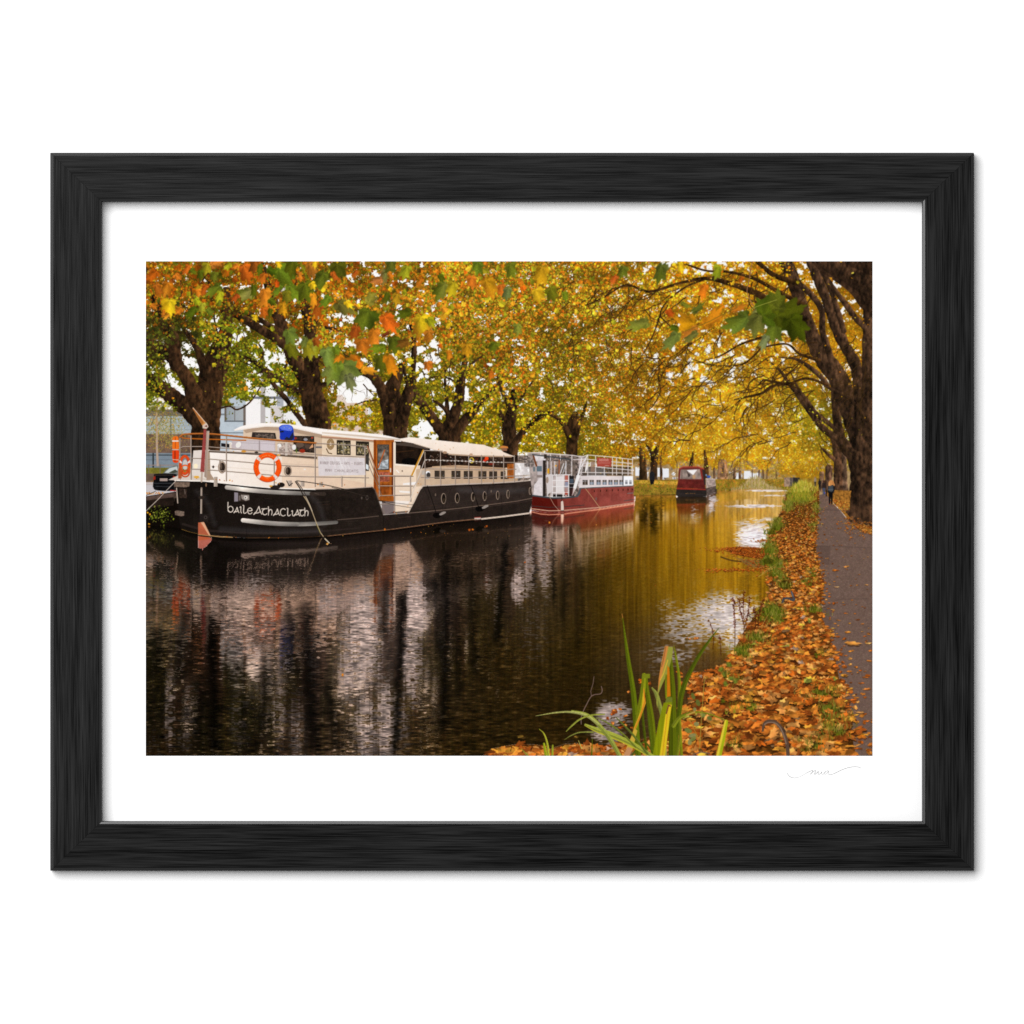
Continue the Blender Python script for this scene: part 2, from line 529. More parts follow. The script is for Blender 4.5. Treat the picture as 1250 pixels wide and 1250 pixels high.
# far trees of the left row, behind the boats
tree([([(785, 592), (785, 575), (784, 560), (781, 546)], [11, 9, 8, 3])], (60, 42, 24))
tree([([(798, 592), (798, 572), (799, 558), (803, 544)], [9, 8, 9, 3]), ([(799, 562), (794, 550), (788, 542)], [6, 4, 1])], (50, 34, 21))
tree([([(807, 592), (807, 575), (806, 556)], [3.4, 3, 2])], (86, 60, 40))
tree([([(842, 590), (843, 572), (846, 552)], [6, 6, 2])], (56, 38, 22)); tree([([(862, 590), (862, 570), (860, 550)], [6, 6, 2])], (64, 42, 22))
tree([([(872, 590), (872, 572)], [3, 3])], (112, 84, 60)); tree([([(882, 590), (882, 566)], [13, 12])], (142, 104, 74), side=.15)
tree([([(896, 592), (897, 572)], [4, 3])], (124, 92, 66)); tree([([(903, 590), (903, 576)], [3, 3])], (108, 78, 58))
for a in (926, 932, 936, 918, 948, 853):
    stroke([(a, 592), (a + random.uniform(-1, 1), 574)], random.uniform(1, 2), (92, 66, 50))
tree([([(698, 566), (698, 545), (700, 522), (702, 506)], [14, 13, 17, 8]), ([(694, 530), (686, 516), (676, 508), (660, 503)], [8, 6, 4, 3]), ([(703, 525), (712, 505), (716, 490)], [6, 4, 2])], (60, 40, 22))
tree([([(623, 562), (623, 540), (621, 520), (625, 500), (627, 478)], [18, 18, 17, 11, 7]), ([(619, 520), (612, 508), (606, 495)], [8, 6, 3]),
      ([(626, 545), (636, 530), (648, 517), (660, 508), (674, 503)], [9, 8, 7, 6, 4]), ([(628, 500), (640, 480), (650, 466)], [5, 3, 2]), ([(622, 498), (612, 476), (606, 455)], [6, 4, 2])])
tree([([(549, 545), (549, 530), (553, 510), (560, 490), (562, 470), (566, 448), (570, 430)], [27, 24, 15, 12, 11, 8, 5]),
      ([(545, 536), (534, 520), (522, 503), (510, 487), (503, 472)], [13, 13, 12, 11, 8]), ([(556, 530), (567, 514), (580, 500), (592, 488), (604, 474)], [13, 12, 10, 7, 4]),
      ([(549, 520), (546, 500), (545, 484), (543, 462), (544, 446)], [7, 5.5, 4, 3, 2]), ([(550, 512), (545, 502), (537, 494), (529, 489)], [6, 5, 4, 3]),
      ([(566, 460), (576, 444), (590, 434)], [4, 3, 2]), ([(562, 472), (548, 462), (530, 460), (520, 466)], [2.5, 2, 1.5, 1]), ([(590, 489), (600, 482), (606, 470), (618, 462)], [3, 2, 2, 1])])
tree([([(483, 540), (482, 520), (480, 500), (478, 478), (484, 462), (490, 448)], [28, 27, 27, 19, 14, 9]), ([(474, 500), (468, 480), (462, 468), (452, 457), (438, 453), (424, 455)], [16, 14, 13, 11, 9, 7]),
      ([(489, 520), (493, 498), (499, 478), (503, 462)], [18, 16, 13, 11]), ([(501, 470), (504, 450), (505.5, 430), (505, 412), (501, 396)], [9, 7, 7, 6, 4]),
      ([(500, 480), (494, 455), (493, 435)], [4, 3.5, 3]), ([(466, 486), (456, 489), (446, 490), (434, 494)], [2.6, 2, 1.4, 1])])
tree([([(390, 535), (389, 515), (384, 495), (379, 475), (377, 455)], [28, 28, 28, 27, 26]), ([(369, 458), (360, 440), (352, 422), (346, 404), (337, 380), (326, 345), (318, 322)], [17, 17, 15, 14, 13, 10, 8]),
      ([(379, 465), (380, 440), (379, 415), (377, 392), (369, 365), (363, 345)], [19, 17, 15, 14, 10, 7]), ([(356, 430), (340, 416), (318, 402), (298, 390), (285, 382)], [12, 11, 10.5, 10, 8]),
      ([(350, 408), (330, 398), (306, 384), (290, 378)], [7, 6, 6, 5]), ([(362, 478), (345, 466), (325, 452), (307, 440), (285, 431)], [8, 7, 6.5, 5, 4]),
      ([(326, 454), (336, 472), (350, 488), (362, 505), (372, 518)], [5, 6, 6, 6.5, 7]), ([(325, 452), (314, 456), (300, 462)], [2.5, 2, 1]), ([(318, 445), (321, 430), (316, 420)], [3, 2.5, 2]),
      ([(340, 462), (352, 440), (352, 428)], [3.5, 2.5, 2]), ([(394, 470), (404, 468)], [6, 3.5]), ([(385, 440), (400, 432), (424, 440)], [3, 3, 2]), ([(374, 385), (395, 398), (418, 404)], [6, 5, 3])])
tree([([(251, 575), (251, 545), (251, 520), (252, 495), (258, 470), (262, 448), (270, 425), (276, 403), (277, 380), (276, 356)], [35, 34, 34, 34, 32, 31, 22, 16, 14, 12]),
      ([(244, 512), (228, 498), (210, 484), (194, 472), (176, 461)], [26, 20, 19, 18, 18]), ([(240, 490), (230, 465), (217, 446), (205, 432), (192, 424), (176, 412)], [22, 16, 15, 14, 13, 11]),
      ([(215, 446), (211, 424), (208, 406), (196, 384), (186, 362)], [16, 19, 15, 10, 7]), ([(250, 450), (242, 428), (234, 414), (226, 404)], [14, 9, 7, 5]),
      ([(262, 452), (271, 450), (279, 451)], [6, 6, 5]), ([(278, 384), (290, 378), (284, 380)], [6, 5, 5]), ([(208, 438), (192, 440), (178, 452)], [3, 2, 1.4]),
      ([(264, 500), (280, 496), (290, 500), (306, 490), (322, 466), (330, 458)], [2, 2, 2, 1.8, 1.4, 1]), ([(272, 450), (290, 440), (310, 448), (320, 452)], [2, 1.8, 1.4, 1.2])], (50, 33, 20))
# right row, along the towing path
tree([([(1011, 606), (1011, 590), (1012, 572)], [8, 8, 9])], (92, 66, 50)); tree([([(1003, 598), (1003, 578)], [5, 6])], (110, 82, 62))
tree([([(1032, 614), (1031, 590), (1030, 560), (1031, 540)], [9, 7, 7, 9])], (112, 84, 64), side=.2)
tree([([(1023, 612), (1023, 595), (1023, 575), (1022, 550), (1020, 535)], [12.5, 11, 11, 11, 12]), ([(1020, 562), (1012, 556), (1004, 548)], [5, 4, 2.5])], (76, 52, 36))
tree([([(1056, 640), (1055, 622), (1054, 600), (1054, 575), (1050, 550), (1057, 520), (1061, 490)], [45, 36, 32, 30, 34, 22, 14]),
      ([(1048, 562), (1036, 550), (1026, 536), (1022, 515), (1020, 495), (1019, 470), (1014, 450)], [16, 15, 13, 11, 10, 10, 8]),
      ([(1020, 534), (1008, 526), (998, 515), (986, 498), (974, 482), (962, 466), (950, 450), (934, 438)], [8, 8, 8, 8, 6.5, 5, 3, 1]), ([(1020, 524), (1008, 514), (996, 505), (984, 488), (974, 474), (966, 456)], [5, 6, 6, 5, 3.4, 1]),
      ([(1050, 540), (1042, 515), (1034, 490), (1022, 460), (1004, 436), (992, 412), (984, 390), (976, 366), (968, 342), (957, 316)], [22, 24, 24, 24, 22, 17, 15, 16, 17, 15]),
      ([(1052, 520), (1049, 478), (1044, 446), (1028, 416), (1018, 394), (1011, 372), (1000, 345), (987, 314)], [16, 15, 14, 14, 13, 12, 12, 11]),
      ([(1062, 530), (1060, 470), (1060, 420), (1060, 376)], [20, 16, 15, 14]), ([(1020, 460), (1012, 430), (1004, 405), (1003, 380), (992, 362), (974, 345)], [8, 8, 8, 7, 7, 7]),
      ([(1058, 402), (1044, 388), (1034, 374), (1022, 358), (1008, 338), (998, 314)], [7, 7, 7, 6, 6, 6]), ([(1010, 470), (1000, 458), (985, 446), (970, 438), (950, 436)], [6, 6, 5, 3, 1]), ([(1052, 505), (1036, 486), (1020, 478), (1006, 470)], [5, 4, 4, 3]),
      ([(1030, 404), (1022, 378), (1014, 354), (1004, 332), (996, 312)], [7, 7, 6, 6, 5]), ([(1036, 640), (1046, 630), (1052, 610)], [3, 8, 12])], (64, 45, 31))
label('plane_tree#%d' % TREE_N[0])
poly(smooth([(985, 312), (999, 329), (1016, 341), (1038, 358), (1052, 377), (1068, 384), (1070, 310)]), (54, 37, 25), var=.5, nz=BARK)
bark([(1066, 352), (1040, 338), (1016, 324), (1000, 312)], [26, 22, 20, 18], (58, 40, 27))
for _ in range(60):
    u = random.uniform(180, 560)
    twigs(u, random.uniform(325, 470), random.uniform(.8, 2.6), random.uniform(14, 42), random.uniform(.7, 1.6), 2, (56, 36, 22), .02)
for _ in range(40):
    u = random.uniform(560, 760)
    twigs(u, random.uniform(325, 520), random.uniform(.6, 2.8), random.uniform(14, 46), random.uniform(.6, 1.2), 2, (70, 46, 24), .02)
for a, b in (((1056, 440), 1.7), ((1040, 470), 2.0), ((1000, 500), 1.4), ((1045, 410), 2.2), ((1050, 430), 2.6)):
    for k in range(4):
        twigs(a[0], a[1] + k * 14, b + random.uniform(-.4, .4), 40, 1, 2, (64, 44, 22))
stroke([(252, 330), (256, 352), (260, 372), (262, 392), (266, 408)], 3.2, (40, 26, 16), w1=1.6, sm=True)
stroke([(252, 334), (244, 350), (236, 370)], 1.8, (44, 28, 18), w1=1, sm=True)
stroke([(221, 330), (220, 344), (222, 358), (214, 374)], 1.6, (60, 42, 28), sm=True); stroke([(232, 340), (234, 372), (226, 392)], 1.2, (60, 42, 28), sm=True)

# leaves in front of the limbs
label('autumn_foliage')
TRUNKY = [(251, 490, 22, 60), (225, 455, 20, 40), (385, 480, 20, 50), (483, 500, 20, 45), (549, 520, 20, 30), (623, 530, 12, 30), (698, 540, 10, 26), (1040, 560, 34, 90), (1000, 440, 40, 60), (1000, 360, 40, 50),
          (1050, 360, 30, 60), (1058, 460, 20, 60), (368, 425, 22, 26), (322, 398, 30, 14)]
TK = np.array(TRUNKY)


def open_limb(u, v):
    d = (((TK[None, :, 0] - u[:, None]) / TK[None, :, 2]) ** 2 + ((TK[None, :, 1] - v[:, None]) / TK[None, :, 3]) ** 2).min(1)
    k = np.where(d < 1, .012, np.where(d > 1.6, .9, .35))
    return k * np.where(u < 600, np.interp(v, [319, 400, 470, 520], [1, .95, .72, .5]), np.interp(v, [319, 400, 470, 520], [1, 1, .9, .8]))


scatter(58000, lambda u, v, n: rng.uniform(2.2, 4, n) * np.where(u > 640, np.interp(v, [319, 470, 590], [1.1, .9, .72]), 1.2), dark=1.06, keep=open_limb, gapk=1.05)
# limbs reaching out over the water from the right
label('overhanging_branch')
for pts, wd in [([(968, 392), (930, 362), (908, 352), (884, 344), (860, 340), (829, 346), (793, 356), (764, 348), (735, 364), (709, 375)], [9, 8, 7, 5.5, 4.5, 3.5, 3, 2.4, 1.8, 1]),
                ([(860, 341), (838, 350), (816, 366), (806, 384), (818, 398)], [2.6, 2.2, 2, 1.8, 1.4]), ([(980, 372), (950, 356), (920, 340), (890, 332), (860, 330), (826, 318)], [6, 5, 4, 3, 2.4, 2]),
                ([(972, 345), (945, 336), (925, 320)], [7, 6, 5]), ([(806, 384), (800, 402), (792, 420), (782, 436)], [1.8, 1.5, 1.2, .8]), ([(940, 410), (930, 424), (914, 440), (900, 446), (870, 446), (844, 438)], [2.4, 2.2, 2, 1.6, 1.2, .8]),
                ([(1000, 440), (976, 432), (960, 420), (930, 424)], [4, 3, 2.4, 2]), ([(930, 412), (905, 420), (880, 434), (860, 440)], [3, 2.4, 1.8, 1]), ([(968, 468), (948, 470), (930, 480), (914, 484), (896, 488)], [4, 3.5, 3, 2.4, 1.2]),
                ([(965, 470), (944, 466), (932, 464), (926, 470)], [4, 3, 2.5, 1.5]), ([(806, 445), (804, 460), (806, 478), (798, 494), (788, 504)], [1.6, 1.4, 1.2, 1, .6]), ([(920, 484), (906, 486), (892, 500)], [1.6, 1.2, .8]),
                ([(985, 390), (960, 396), (940, 410)], [4, 3.5, 2.6]), ([(918, 345), (914, 368), (920, 378)], [1.2, 1.4, 1]), ([(904, 486), (896, 508), (900, 520)], [1, 1, .6]),
                ([(1010, 470), (985, 462), (960, 470)], [3, 3, 2])]:
    bark(pts, wd, TW, rough=.05)
for _ in range(125):
    u = random.uniform(690, 1000)
    v = random.uniform(330, 500) if u > 780 else random.uniform(340, 440)
    twigs(u, v, random.uniform(2.2, 3.0) if random.random() < .75 else random.uniform(.9, 2.2), random.uniform(14, 46), random.uniform(.7, 1.5), 2, TW, .03)
for _ in range(46):
    u, v = random.uniform(840, 1010), random.uniform(400, 540)
    twigs(u, v, random.uniform(2.4, 3.3), random.uniform(24, 66), random.uniform(.7, 1.4), 2, TW, .03)
label('autumn_foliage')
scatter(9000, lambda u, v, n: rng.uniform(2, 3.4, n), dark=1.08, keep=lambda u, v: (u > 690) * .8 * open_limb(u, v))
# leaf size grows towards the near boughs at upper left and along the top
scatter(15000, sz(3.8, 6.5), dark=1.08, keep=lambda u, v: open_limb(u, v) * np.interp(u, [178, 500, 640, 760, 900], [.75, 1, .7, .2, .06]) * np.interp(v, [319, 460, 530], [1, .7, .3]), gapk=1.1)
scatter(2600, sz(6.5, 10.5), dark=1.06, keep=lambda u, v: open_limb(u, v) ** .3 * np.interp(u, [178, 500, 640, 760, 900], [.8, .9, .4, .1, .03]) * np.interp(v, [319, 400, 450, 480], [1, .8, .15, .02]), gapk=1.2)
scatter(700, sz(10, 14), dark=1.05, keep=lambda u, v: np.interp(u, [178, 480, 640, 760, 900], [.8, .8, .3, .04, .0]) * np.interp(v, [319, 370, 420, 450], [1, .7, .15, .0]), gapk=1.2)
# ---------------------------------------------------------------- boats
def line(pts, w, c, **k):
    stroke(pts, w, c, **k)


def lerp_pts(pts, u):
    P = np.asarray(pts, float)
    return float(np.interp(u, P[:, 0], P[:, 1]))


# quay wall and parked car at far left
label('quay_wall')
poly([(178, 606), (216, 600), (224, 612), (224, 660), (178, 660)], (16, 11, 8))
poly([(178, 606.5), (216, 601), (216, 608), (178, 613)], (84, 66, 58), var=.25, nz=MOTT)
poly([(178, 611), (212, 607), (212, 617), (178, 621)], (34, 25, 20), var=.4, nz=MOTT)
label('parked_car')
poly(smooth([(198, 579), (203, 573.5), (209, 570), (217, 568), (222, 572), (222, 582), (199, 582)]), (112, 116, 114), var=.1)
poly([(201, 577), (207, 571.5), (216, 569.5), (217, 574), (208, 577.5)], (196, 202, 200)); poly([(206, 577), (214, 573), (217, 576), (212, 578)], (70, 74, 62))
poly(smooth([(188, 582), (190, 578.5), (212, 578.5), (216, 581), (217, 592), (213, 599), (191, 598.5), (186.5, 594)]), (15, 15, 17), var=.3)
poly([(187, 583), (189.6, 580.5), (190, 585.5), (187.4, 586)], (150, 40, 26)); poly([(211, 581), (215.5, 582), (216, 586), (212, 586.5)], (170, 46, 26))
rect(195, 584, 204.6, 587.4, (170, 150, 140)); line([(189, 580), (212, 580)], .8, (60, 50, 44)); line([(188, 590), (214, 590)], .6, (70, 74, 78)); line([(190, 593.6), (208, 594.4)], .5, (90, 92, 96))
line([(208, 598.6), (215, 599.2)], .9, (200, 40, 30))
label('overhanging_plants')
for _ in range(150):
    leaf(random.gauss(194, 7), random.gauss(629, 5.5), random.uniform(2, 4), col(random.choice([(104, 116, 24), (132, 140, 40), (70, 84, 18), (150, 150, 60), (48, 60, 14)])))
for a, b in ((180, 626), (183, 628), (182, 640), (179, 653)):
    leaf(a, b, 4, col((226, 160, 30)))

# ---- the black and cream hotel barge
HULL_TOP = [(213.4, 586.5), (250, 587.5), (275, 590), (300, 592.5), (340, 596), (385, 597.2), (425, 596.6), (454, 594.6), (457.5, 597.5), (468, 628.5), (498, 626), (515.5, 593.6), (555, 592), (600, 590.3), (628, 588.6), (647, 586.8), (657, 585.5)]
HULL_BOW = [(654, 593), (652, 600), (653, 608), (650, 613.5), (647, 619), (645.6, 626.6)]
WATERLINE = [(221, 646), (231, 649.5), (245, 652.5), (270, 655), (300, 656.8), (337, 657), (370, 656.6), (400, 654.3), (440, 650), (480, 645.8), (545, 637), (590, 633.2), (645.6, 626.6)]
HULL = HULL_TOP + HULL_BOW + WATERLINE[::-1] + [(218.5, 634), (216, 612)]
label('canal_barge>cabin')
CRM, CRM2, CRM3 = (250, 240, 232), (232, 208, 184), (206, 176, 148)
# cabin trunk behind the rails
poly([(254, 552), (300, 549), (388, 553), (456, 560), (456, 597), (400, 598), (340, 597), (256, 590)], CRM, grad=((230, 206, 182), 'u'), var=.02, nz=MOTT)
poly([(205, 586), (256, 588), (256, 558), (238, 550), (236, 572)], (212, 198, 186))
poly([(236, 550), (256, 549), (257, 586), (234, 580)], (226, 214, 204)); poly([(253, 549), (256, 552), (257, 578), (262, 586), (252, 586)], (170, 144, 122))
poly([(344, 557), (388, 560), (456, 566), (456, 596), (388, 597), (344, 596)], (234, 208, 184), grad=((226, 194, 166), 'u'), var=.03, nz=MOTT)
line([(344, 566), (385, 568)], .7, (206, 180, 158)); line([(256, 569), (310, 573), (344, 576), (400, 579), (456, 580)], .5, (222, 198, 180))
# wheelhouse front and side
poly([(297, 524), (318, 519), (350, 520), (393, 531), (393, 562), (297, 553)], (222, 196, 170), grad=((206, 178, 150), 'u'))
poly([(393, 530), (440, 534), (482, 538), (483, 597), (393, 580)], (232, 208, 180), var=.03, nz=MOTT)
poly([(308, 527.5), (336, 528.5), (337.5, 536), (307, 534)], (50, 42, 38)); poly([(311, 529), (334, 530), (335, 535), (312, 533.5)], (86, 74, 66), var=.5)
poly([(358, 532), (383.5, 532.5), (384, 553), (358, 551)], (52, 42, 36), var=.5)
for a, b, r_, c_ in ((360.5, 535, 2, (150, 50, 36)), (373, 536.5, 2.5, (150, 150, 156)), (369, 550.5, 3.5, (150, 44, 26)), (381, 534.5, 1.4, (180, 60, 40)), (376, 545, 4, (84, 66, 56)), (366, 543, 5, (98, 80, 68))):
    ellipse(a, b, r_, r_ * .7, c_)
poly([(377, 548), (381.6, 541.5), (382.6, 546)], (216, 160, 116))
# boxes and gear on the foredeck
poly([(283, 536), (336, 538), (336, 552.5), (282, 549)], (196, 182, 184)); poly([(295, 538.6), (315.5, 539.5), (315.5, 550.5), (295, 548.6)], (206, 194, 196)); poly([(318, 539.5), (334.8, 540.2), (334.8, 551.4), (318, 550.6)], (210, 198, 202))
line([(294, 540.5), (336, 542.3)], .5, (160, 146, 146)); line([(316.6, 538), (316.6, 551)], 1, (150, 136, 136))
line([(256, 551), (345, 556), (386, 559)], 2.4, (92, 76, 64)); line([(256, 550), (345, 554.4), (386, 557.2)], .9, (190, 176, 166))
rect(339, 541, 357, 555, (170, 152, 142), var=.3); rect(348, 540, 351, 556, (206, 192, 180)); ellipse(341, 544, 2.6, 2.4, (240, 236, 232)); line([(339.6, 545), (339.6, 553)], 2, (214, 204, 198)); ellipse(359, 546, 2.5, 3.4, (236, 232, 228))
line([(361.5, 548), (362, 553)], 1.2, (96, 120, 40)); ellipse(281, 541.5, 2.3, 1.9, (240, 234, 228)); line([(281, 542), (281.5, 549)], 2.8, (226, 212, 200)); poly([(270, 541), (280, 542), (280, 546.5), (270, 545)], (30, 28, 30))
ellipse(291, 543, 3, 4, (238, 232, 226), rot=.6); ellipse(313, 552.2, 2.4, 1, (44, 36, 32)); ellipse(297.5, 551, 3, 1.4, (214, 150, 60)); ellipse(340, 555.5, 2.4, 1.2, (224, 178, 110))
for a, b in ((338, 556), (357, 556.5), (364, 557.2), (285, 551), (352, 555.5)):
    leaf(a, b, 3, col((204, 140, 50)))
label('canal_barge>rope_coil')
for r_ in (5.2, 3.8, 2.4):
    for k in range(2):
        t = np.linspace(0, 6.3, 16)
        line(np.c_[403.5 + r_ * .8 * np.cos(t), 547 - 5 + r_ * 1.2 * np.sin(t) + k * .6], .7, (150, 116, 70) if k else (112, 84, 48))
line([(398.5, 548), (401, 553), (405, 554)], 1.1, (86, 62, 36))
line([(386.5, 546), (392, 546)], 2.2, (110, 104, 104))
label('canal_barge>window')
for a, b, c, d in ((411, 537.2, 428, 555), (434.5, 538.6, 450.5, 556)):
    label('canal_barge>window#%d' % a)
    poly([(a, b), (c, b + .8), (c, d + .6), (a, d)], (38, 32, 26)); poly([(a + 1.4, b + 3), (c - 1, b + 3.6), (c - 1, d - 1), (a + 1.4, d - 1.6)], (120, 108, 80), var=.9)
    for _ in range(16):
        leaf(random.uniform(a + 2, c - 2), random.uniform(b + 4, d - 3), 2.4, col(random.choice([(230, 228, 226), (170, 150, 60), (130, 120, 40), (60, 52, 40), (205, 200, 200)])), .8)
rect(418.4, 538, 420, 555, (140, 130, 112)); rect(446, 556, 450.4, 575, (60, 56, 52)); poly([(446.5, 566), (449.8, 568), (449.8, 574), (446, 572)], (222, 228, 230))
poly([(297, 525), (318, 520), (350, 521), (393, 531), (393, 535), (350, 526), (318, 525), (300, 529)], (150, 122, 100), alpha=.55)
line([(393, 534), (440, 537.6), (456, 539)], 2.2, (140, 108, 84), alpha=.6)
label('canal_barge>roof')
poly(smooth([(285.6, 524.6), (297, 519.6), (318, 516.6), (340, 516.8), (356, 518.2), (395, 523.6), (440, 528), (470, 531.4), (490, 536)], 4).tolist() + [(490, 539.2), (470, 538), (440, 535.4), (400, 531.4), (393, 530.8), (375, 526.6), (352, 521.8), (325, 520.8), (305, 523.2), (287, 526)], (252, 244, 238))
poly([(393, 527.4), (440, 531), (489, 536.2), (489, 538.6), (440, 534.6), (400, 530.6), (393, 529.8)], (222, 204, 186)); line([(393, 529.6), (420, 532), (450, 535), (489, 538.6)], .8, (250, 242, 236)); line([(410, 529.8), (440, 532), (488, 536.6)], .6, (198, 176, 156))
line([(286, 525.4), (305, 522.4), (325, 520), (352, 521), (375, 525.8), (393, 530)], .7, (236, 222, 208)); line([(393, 533), (440, 536.6), (456, 538)], 1, (160, 70, 40), alpha=.6)
for a, b in ((401, 525.5), (390, 523), (330, 516), (470, 531)):
    leaf(a, b, 2.2, col((228, 180, 90)))
label('canal_barge>barrel_cover')
poly(smooth([(340.4, 522), (343, 519.4), (348, 518.4), (354, 519), (357.5, 522), (358.6, 529), (358, 537.4), (343, 537), (341.6, 529)]), (28, 54, 170))
poly(smooth([(341, 522), (346, 519), (354, 519.2), (357, 524), (353, 526), (344, 524.6)]), (92, 118, 226)); poly([(341.5, 526.6), (346, 526), (346.6, 527.6), (342, 528)], (28, 26, 24)); poly([(347, 536), (350, 533), (353, 535), (354.6, 532), (358, 527), (358.6, 535), (356, 537.6), (348, 537.4)], (34, 38, 60))
for a, b in ((347, 522.4), (351, 521.4), (353.4, 523), (355, 526)):
    leaf(a, b, 1.8, col((196, 196, 150)), .8)
label('canal_barge>deck_saloon')
rect(466, 604, 516, 632, (120, 106, 104)); poly([(626, 556), (652, 556), (652, 590), (626, 590)], (120, 104, 94), var=.5)
label('canal_barge>cabin_door')
rect(456, 537, 481, 612, (164, 86, 26), var=.14, nz=BARK); rect(456.6, 537, 459, 604, (138, 62, 18)); rect(477.6, 540, 480, 605, (92, 36, 12)); rect(480, 540, 483, 606, (236, 220, 202))
rect(459.4, 540, 478, 605, (176, 94, 30), var=.16, nz=BARK); rect(460.5, 542.6, 475, 574, (66, 60, 56)); rect(461.6, 543.6, 474, 573, (110, 102, 94), var=.7, nz=MOTT)
poly([(461.6, 566), (474, 560), (474, 572), (461.6, 573)], (176, 182, 186), var=.3); line([(461.6, 571), (469.5, 549.5)], 1.5, (176, 88, 40)); poly([(461.6, 543.6), (474, 543.6), (474, 550), (461.6, 547)], (84, 76, 68), var=.4)
rect(461, 576, 475.5, 588, (164, 88, 66), var=.3); rect(461, 590.6, 475.5, 603, (150, 74, 24), var=.25, nz=BARK); line([(461, 584), (475.5, 584)], .5, (110, 52, 34)); line([(468.4, 577), (468.4, 588)], .4, (110, 52, 34))
rect(476, 571.4, 477.4, 576.6, (206, 200, 190))
label('canal_barge>deck_saloon')
rect(483, 540, 525, 572, (32, 22, 16), var=.5, nz=MOTT); poly([(483, 541), (505, 539), (522, 545), (522, 549), (500, 545), (483, 543.4)], (74, 62, 54)); ellipse(500, 563.6, 10, 4.6, (12, 10, 10)); line([(484, 552), (505, 550)], .8, (66, 42, 24))
poly([(481.6, 566), (505, 568), (515, 568), (515, 596), (500, 627), (481.6, 628)], (236, 212, 188), var=.03, nz=MOTT); poly([(482, 566), (506, 568), (506, 570), (482, 568)], (250, 236, 220)); ellipse(491, 575, .9, 1, (120, 100, 84)); line([(484, 574), (487, 577)], 1, (252, 248, 244))
poly([(492, 590), (510, 588), (507, 592), (492, 592)], (246, 240, 236)); poly([(487, 599), (502, 600), (500, 602), (488, 601)], (246, 238, 232)); poly([(482, 611), (500, 612), (498, 616), (482, 616)], (246, 234, 224))
poly([(513, 549), (632, 556), (632, 590), (513, 593)], (44, 30, 22), var=.6, nz=MOTT)
for _ in range(240):
    a, b = random.uniform(518, 618), random.gauss(561, 4)
    leaf(a, b, random.uniform(1.2, 3), col(random.choice([(206, 190, 176), (150, 120, 100), (90, 66, 50), (40, 24, 18), (120, 40, 30), (28, 20, 18), (176, 160, 150), (96, 104, 116)])), .85)
ellipse(594, 559.6, 2.4, 2.6, (232, 70, 26)); ellipse(591.5, 562.4, 2, 1.6, (206, 50, 30)); ellipse(575.6, 562, 3.2, 3.6, (206, 178, 60)); ellipse(575.4, 561, 1.6, 1.4, (60, 50, 44)); ellipse(574, 563, 1.8, 1.8, (230, 226, 222)); ellipse(600, 566.5, 4, 1.2, (120, 40, 26))
poly([(508, 573), (530, 570), (560, 569), (632, 574), (632, 590), (508, 594)], (206, 178, 150), grad=((190, 158, 128), 'u'), var=.05, nz=MOTT)
line([(528, 570), (560, 568.6), (590, 570.4), (632, 573)], 1.6, (196, 162, 128)); line([(545, 569.6), (620, 572.6)], .5, (130, 92, 66))
for a in (530.4, 551, 566, 584, 597, 611):
    w_ = 12.4 if a < 540 else 11 if a < 570 else 9.8
    t = (a - 530) / 85
    rect(a, 574.4 + t * 1.2, a + w_, 584.4 + t * .4, (58, 48, 40)); rect(a + w_ * .46, 574.4, a + w_ * .52, 584, (150, 122, 98))
    for _ in range(7):
        leaf(random.uniform(a + 1, a + w_ - 1), random.uniform(575.6, 583), 2.3, col(random.choice([(110, 100, 50), (130, 112, 40), (150, 160, 168), (40, 34, 32), (90, 80, 76), (196, 200, 204)])), .8)
ellipse(521.6, 580, 3.6, 5, (176, 168, 162)); ellipse(522.4, 577, 2.6, 2, (250, 250, 252)); ellipse(523, 580, 2.4, 3.4, (60, 54, 52)); ellipse(516.4, 577, 2, 3, (190, 178, 166))
rect(619, 566, 628.4, 584, (162, 88, 34), var=.2); rect(623.4, 567, 624, 584, (110, 56, 22)); rect(617, 571, 619, 583, (226, 204, 180))
label('canal_barge>tarpaulin')
poly([(628.6, 565), (650, 564), (650, 583), (628.6, 584)], (222, 214, 212), var=.16, nz=MOTT)
for _ in range(8):
    a, b = random.uniform(629, 648), random.uniform(565, 580)
    poly([(a, b), (a + random.uniform(2, 5), b + random.uniform(-3, 3)), (a + random.uniform(1, 4), b + random.uniform(2, 6))], random.choice([(240, 234, 232), (196, 186, 184), (250, 246, 244)]))
label('canal_barge>canopy')
CAN = [(488, 535.6), (500, 533.6), (530, 537), (560, 540), (590, 543), (605, 548), (622, 555), (630, 557.5), (622, 557.4), (600, 557), (580, 557), (552, 555.6), (546, 553), (530, 548.6), (505, 541.2), (491, 538.8)]
poly(CAN, (252, 238, 226), grad=((244, 222, 202), 'v'), var=.02, nz=MOTT)
line([(548, 554.6), (580, 556.6), (624, 557.6)], 1.6, (186, 156, 130)); line([(505, 541.4), (530, 549), (546, 553.6)], .7, (214, 190, 168)); ellipse(543, 552.4, 2.6, 1.6, (172, 136, 108)); ellipse(575, 555, 2, 1.6, (196, 160, 130))
for a, b, c in ((543.6, 543.4, 1.6), (549.4, 548.8, 2.4), (553.4, 546.6, 1.4), (535, 548.6, 3), (600, 553, 1.6), (532, 541, 1.2)):
    leaf(a, b, c, col((206, 130, 70)))
label('canal_barge>chimney_cowl')
poly([(611, 545), (614, 544), (619.6, 545), (620.4, 547.4), (610, 547)], (206, 128, 62)); rect(612.4, 547, 619, 550.6, (140, 96, 72))

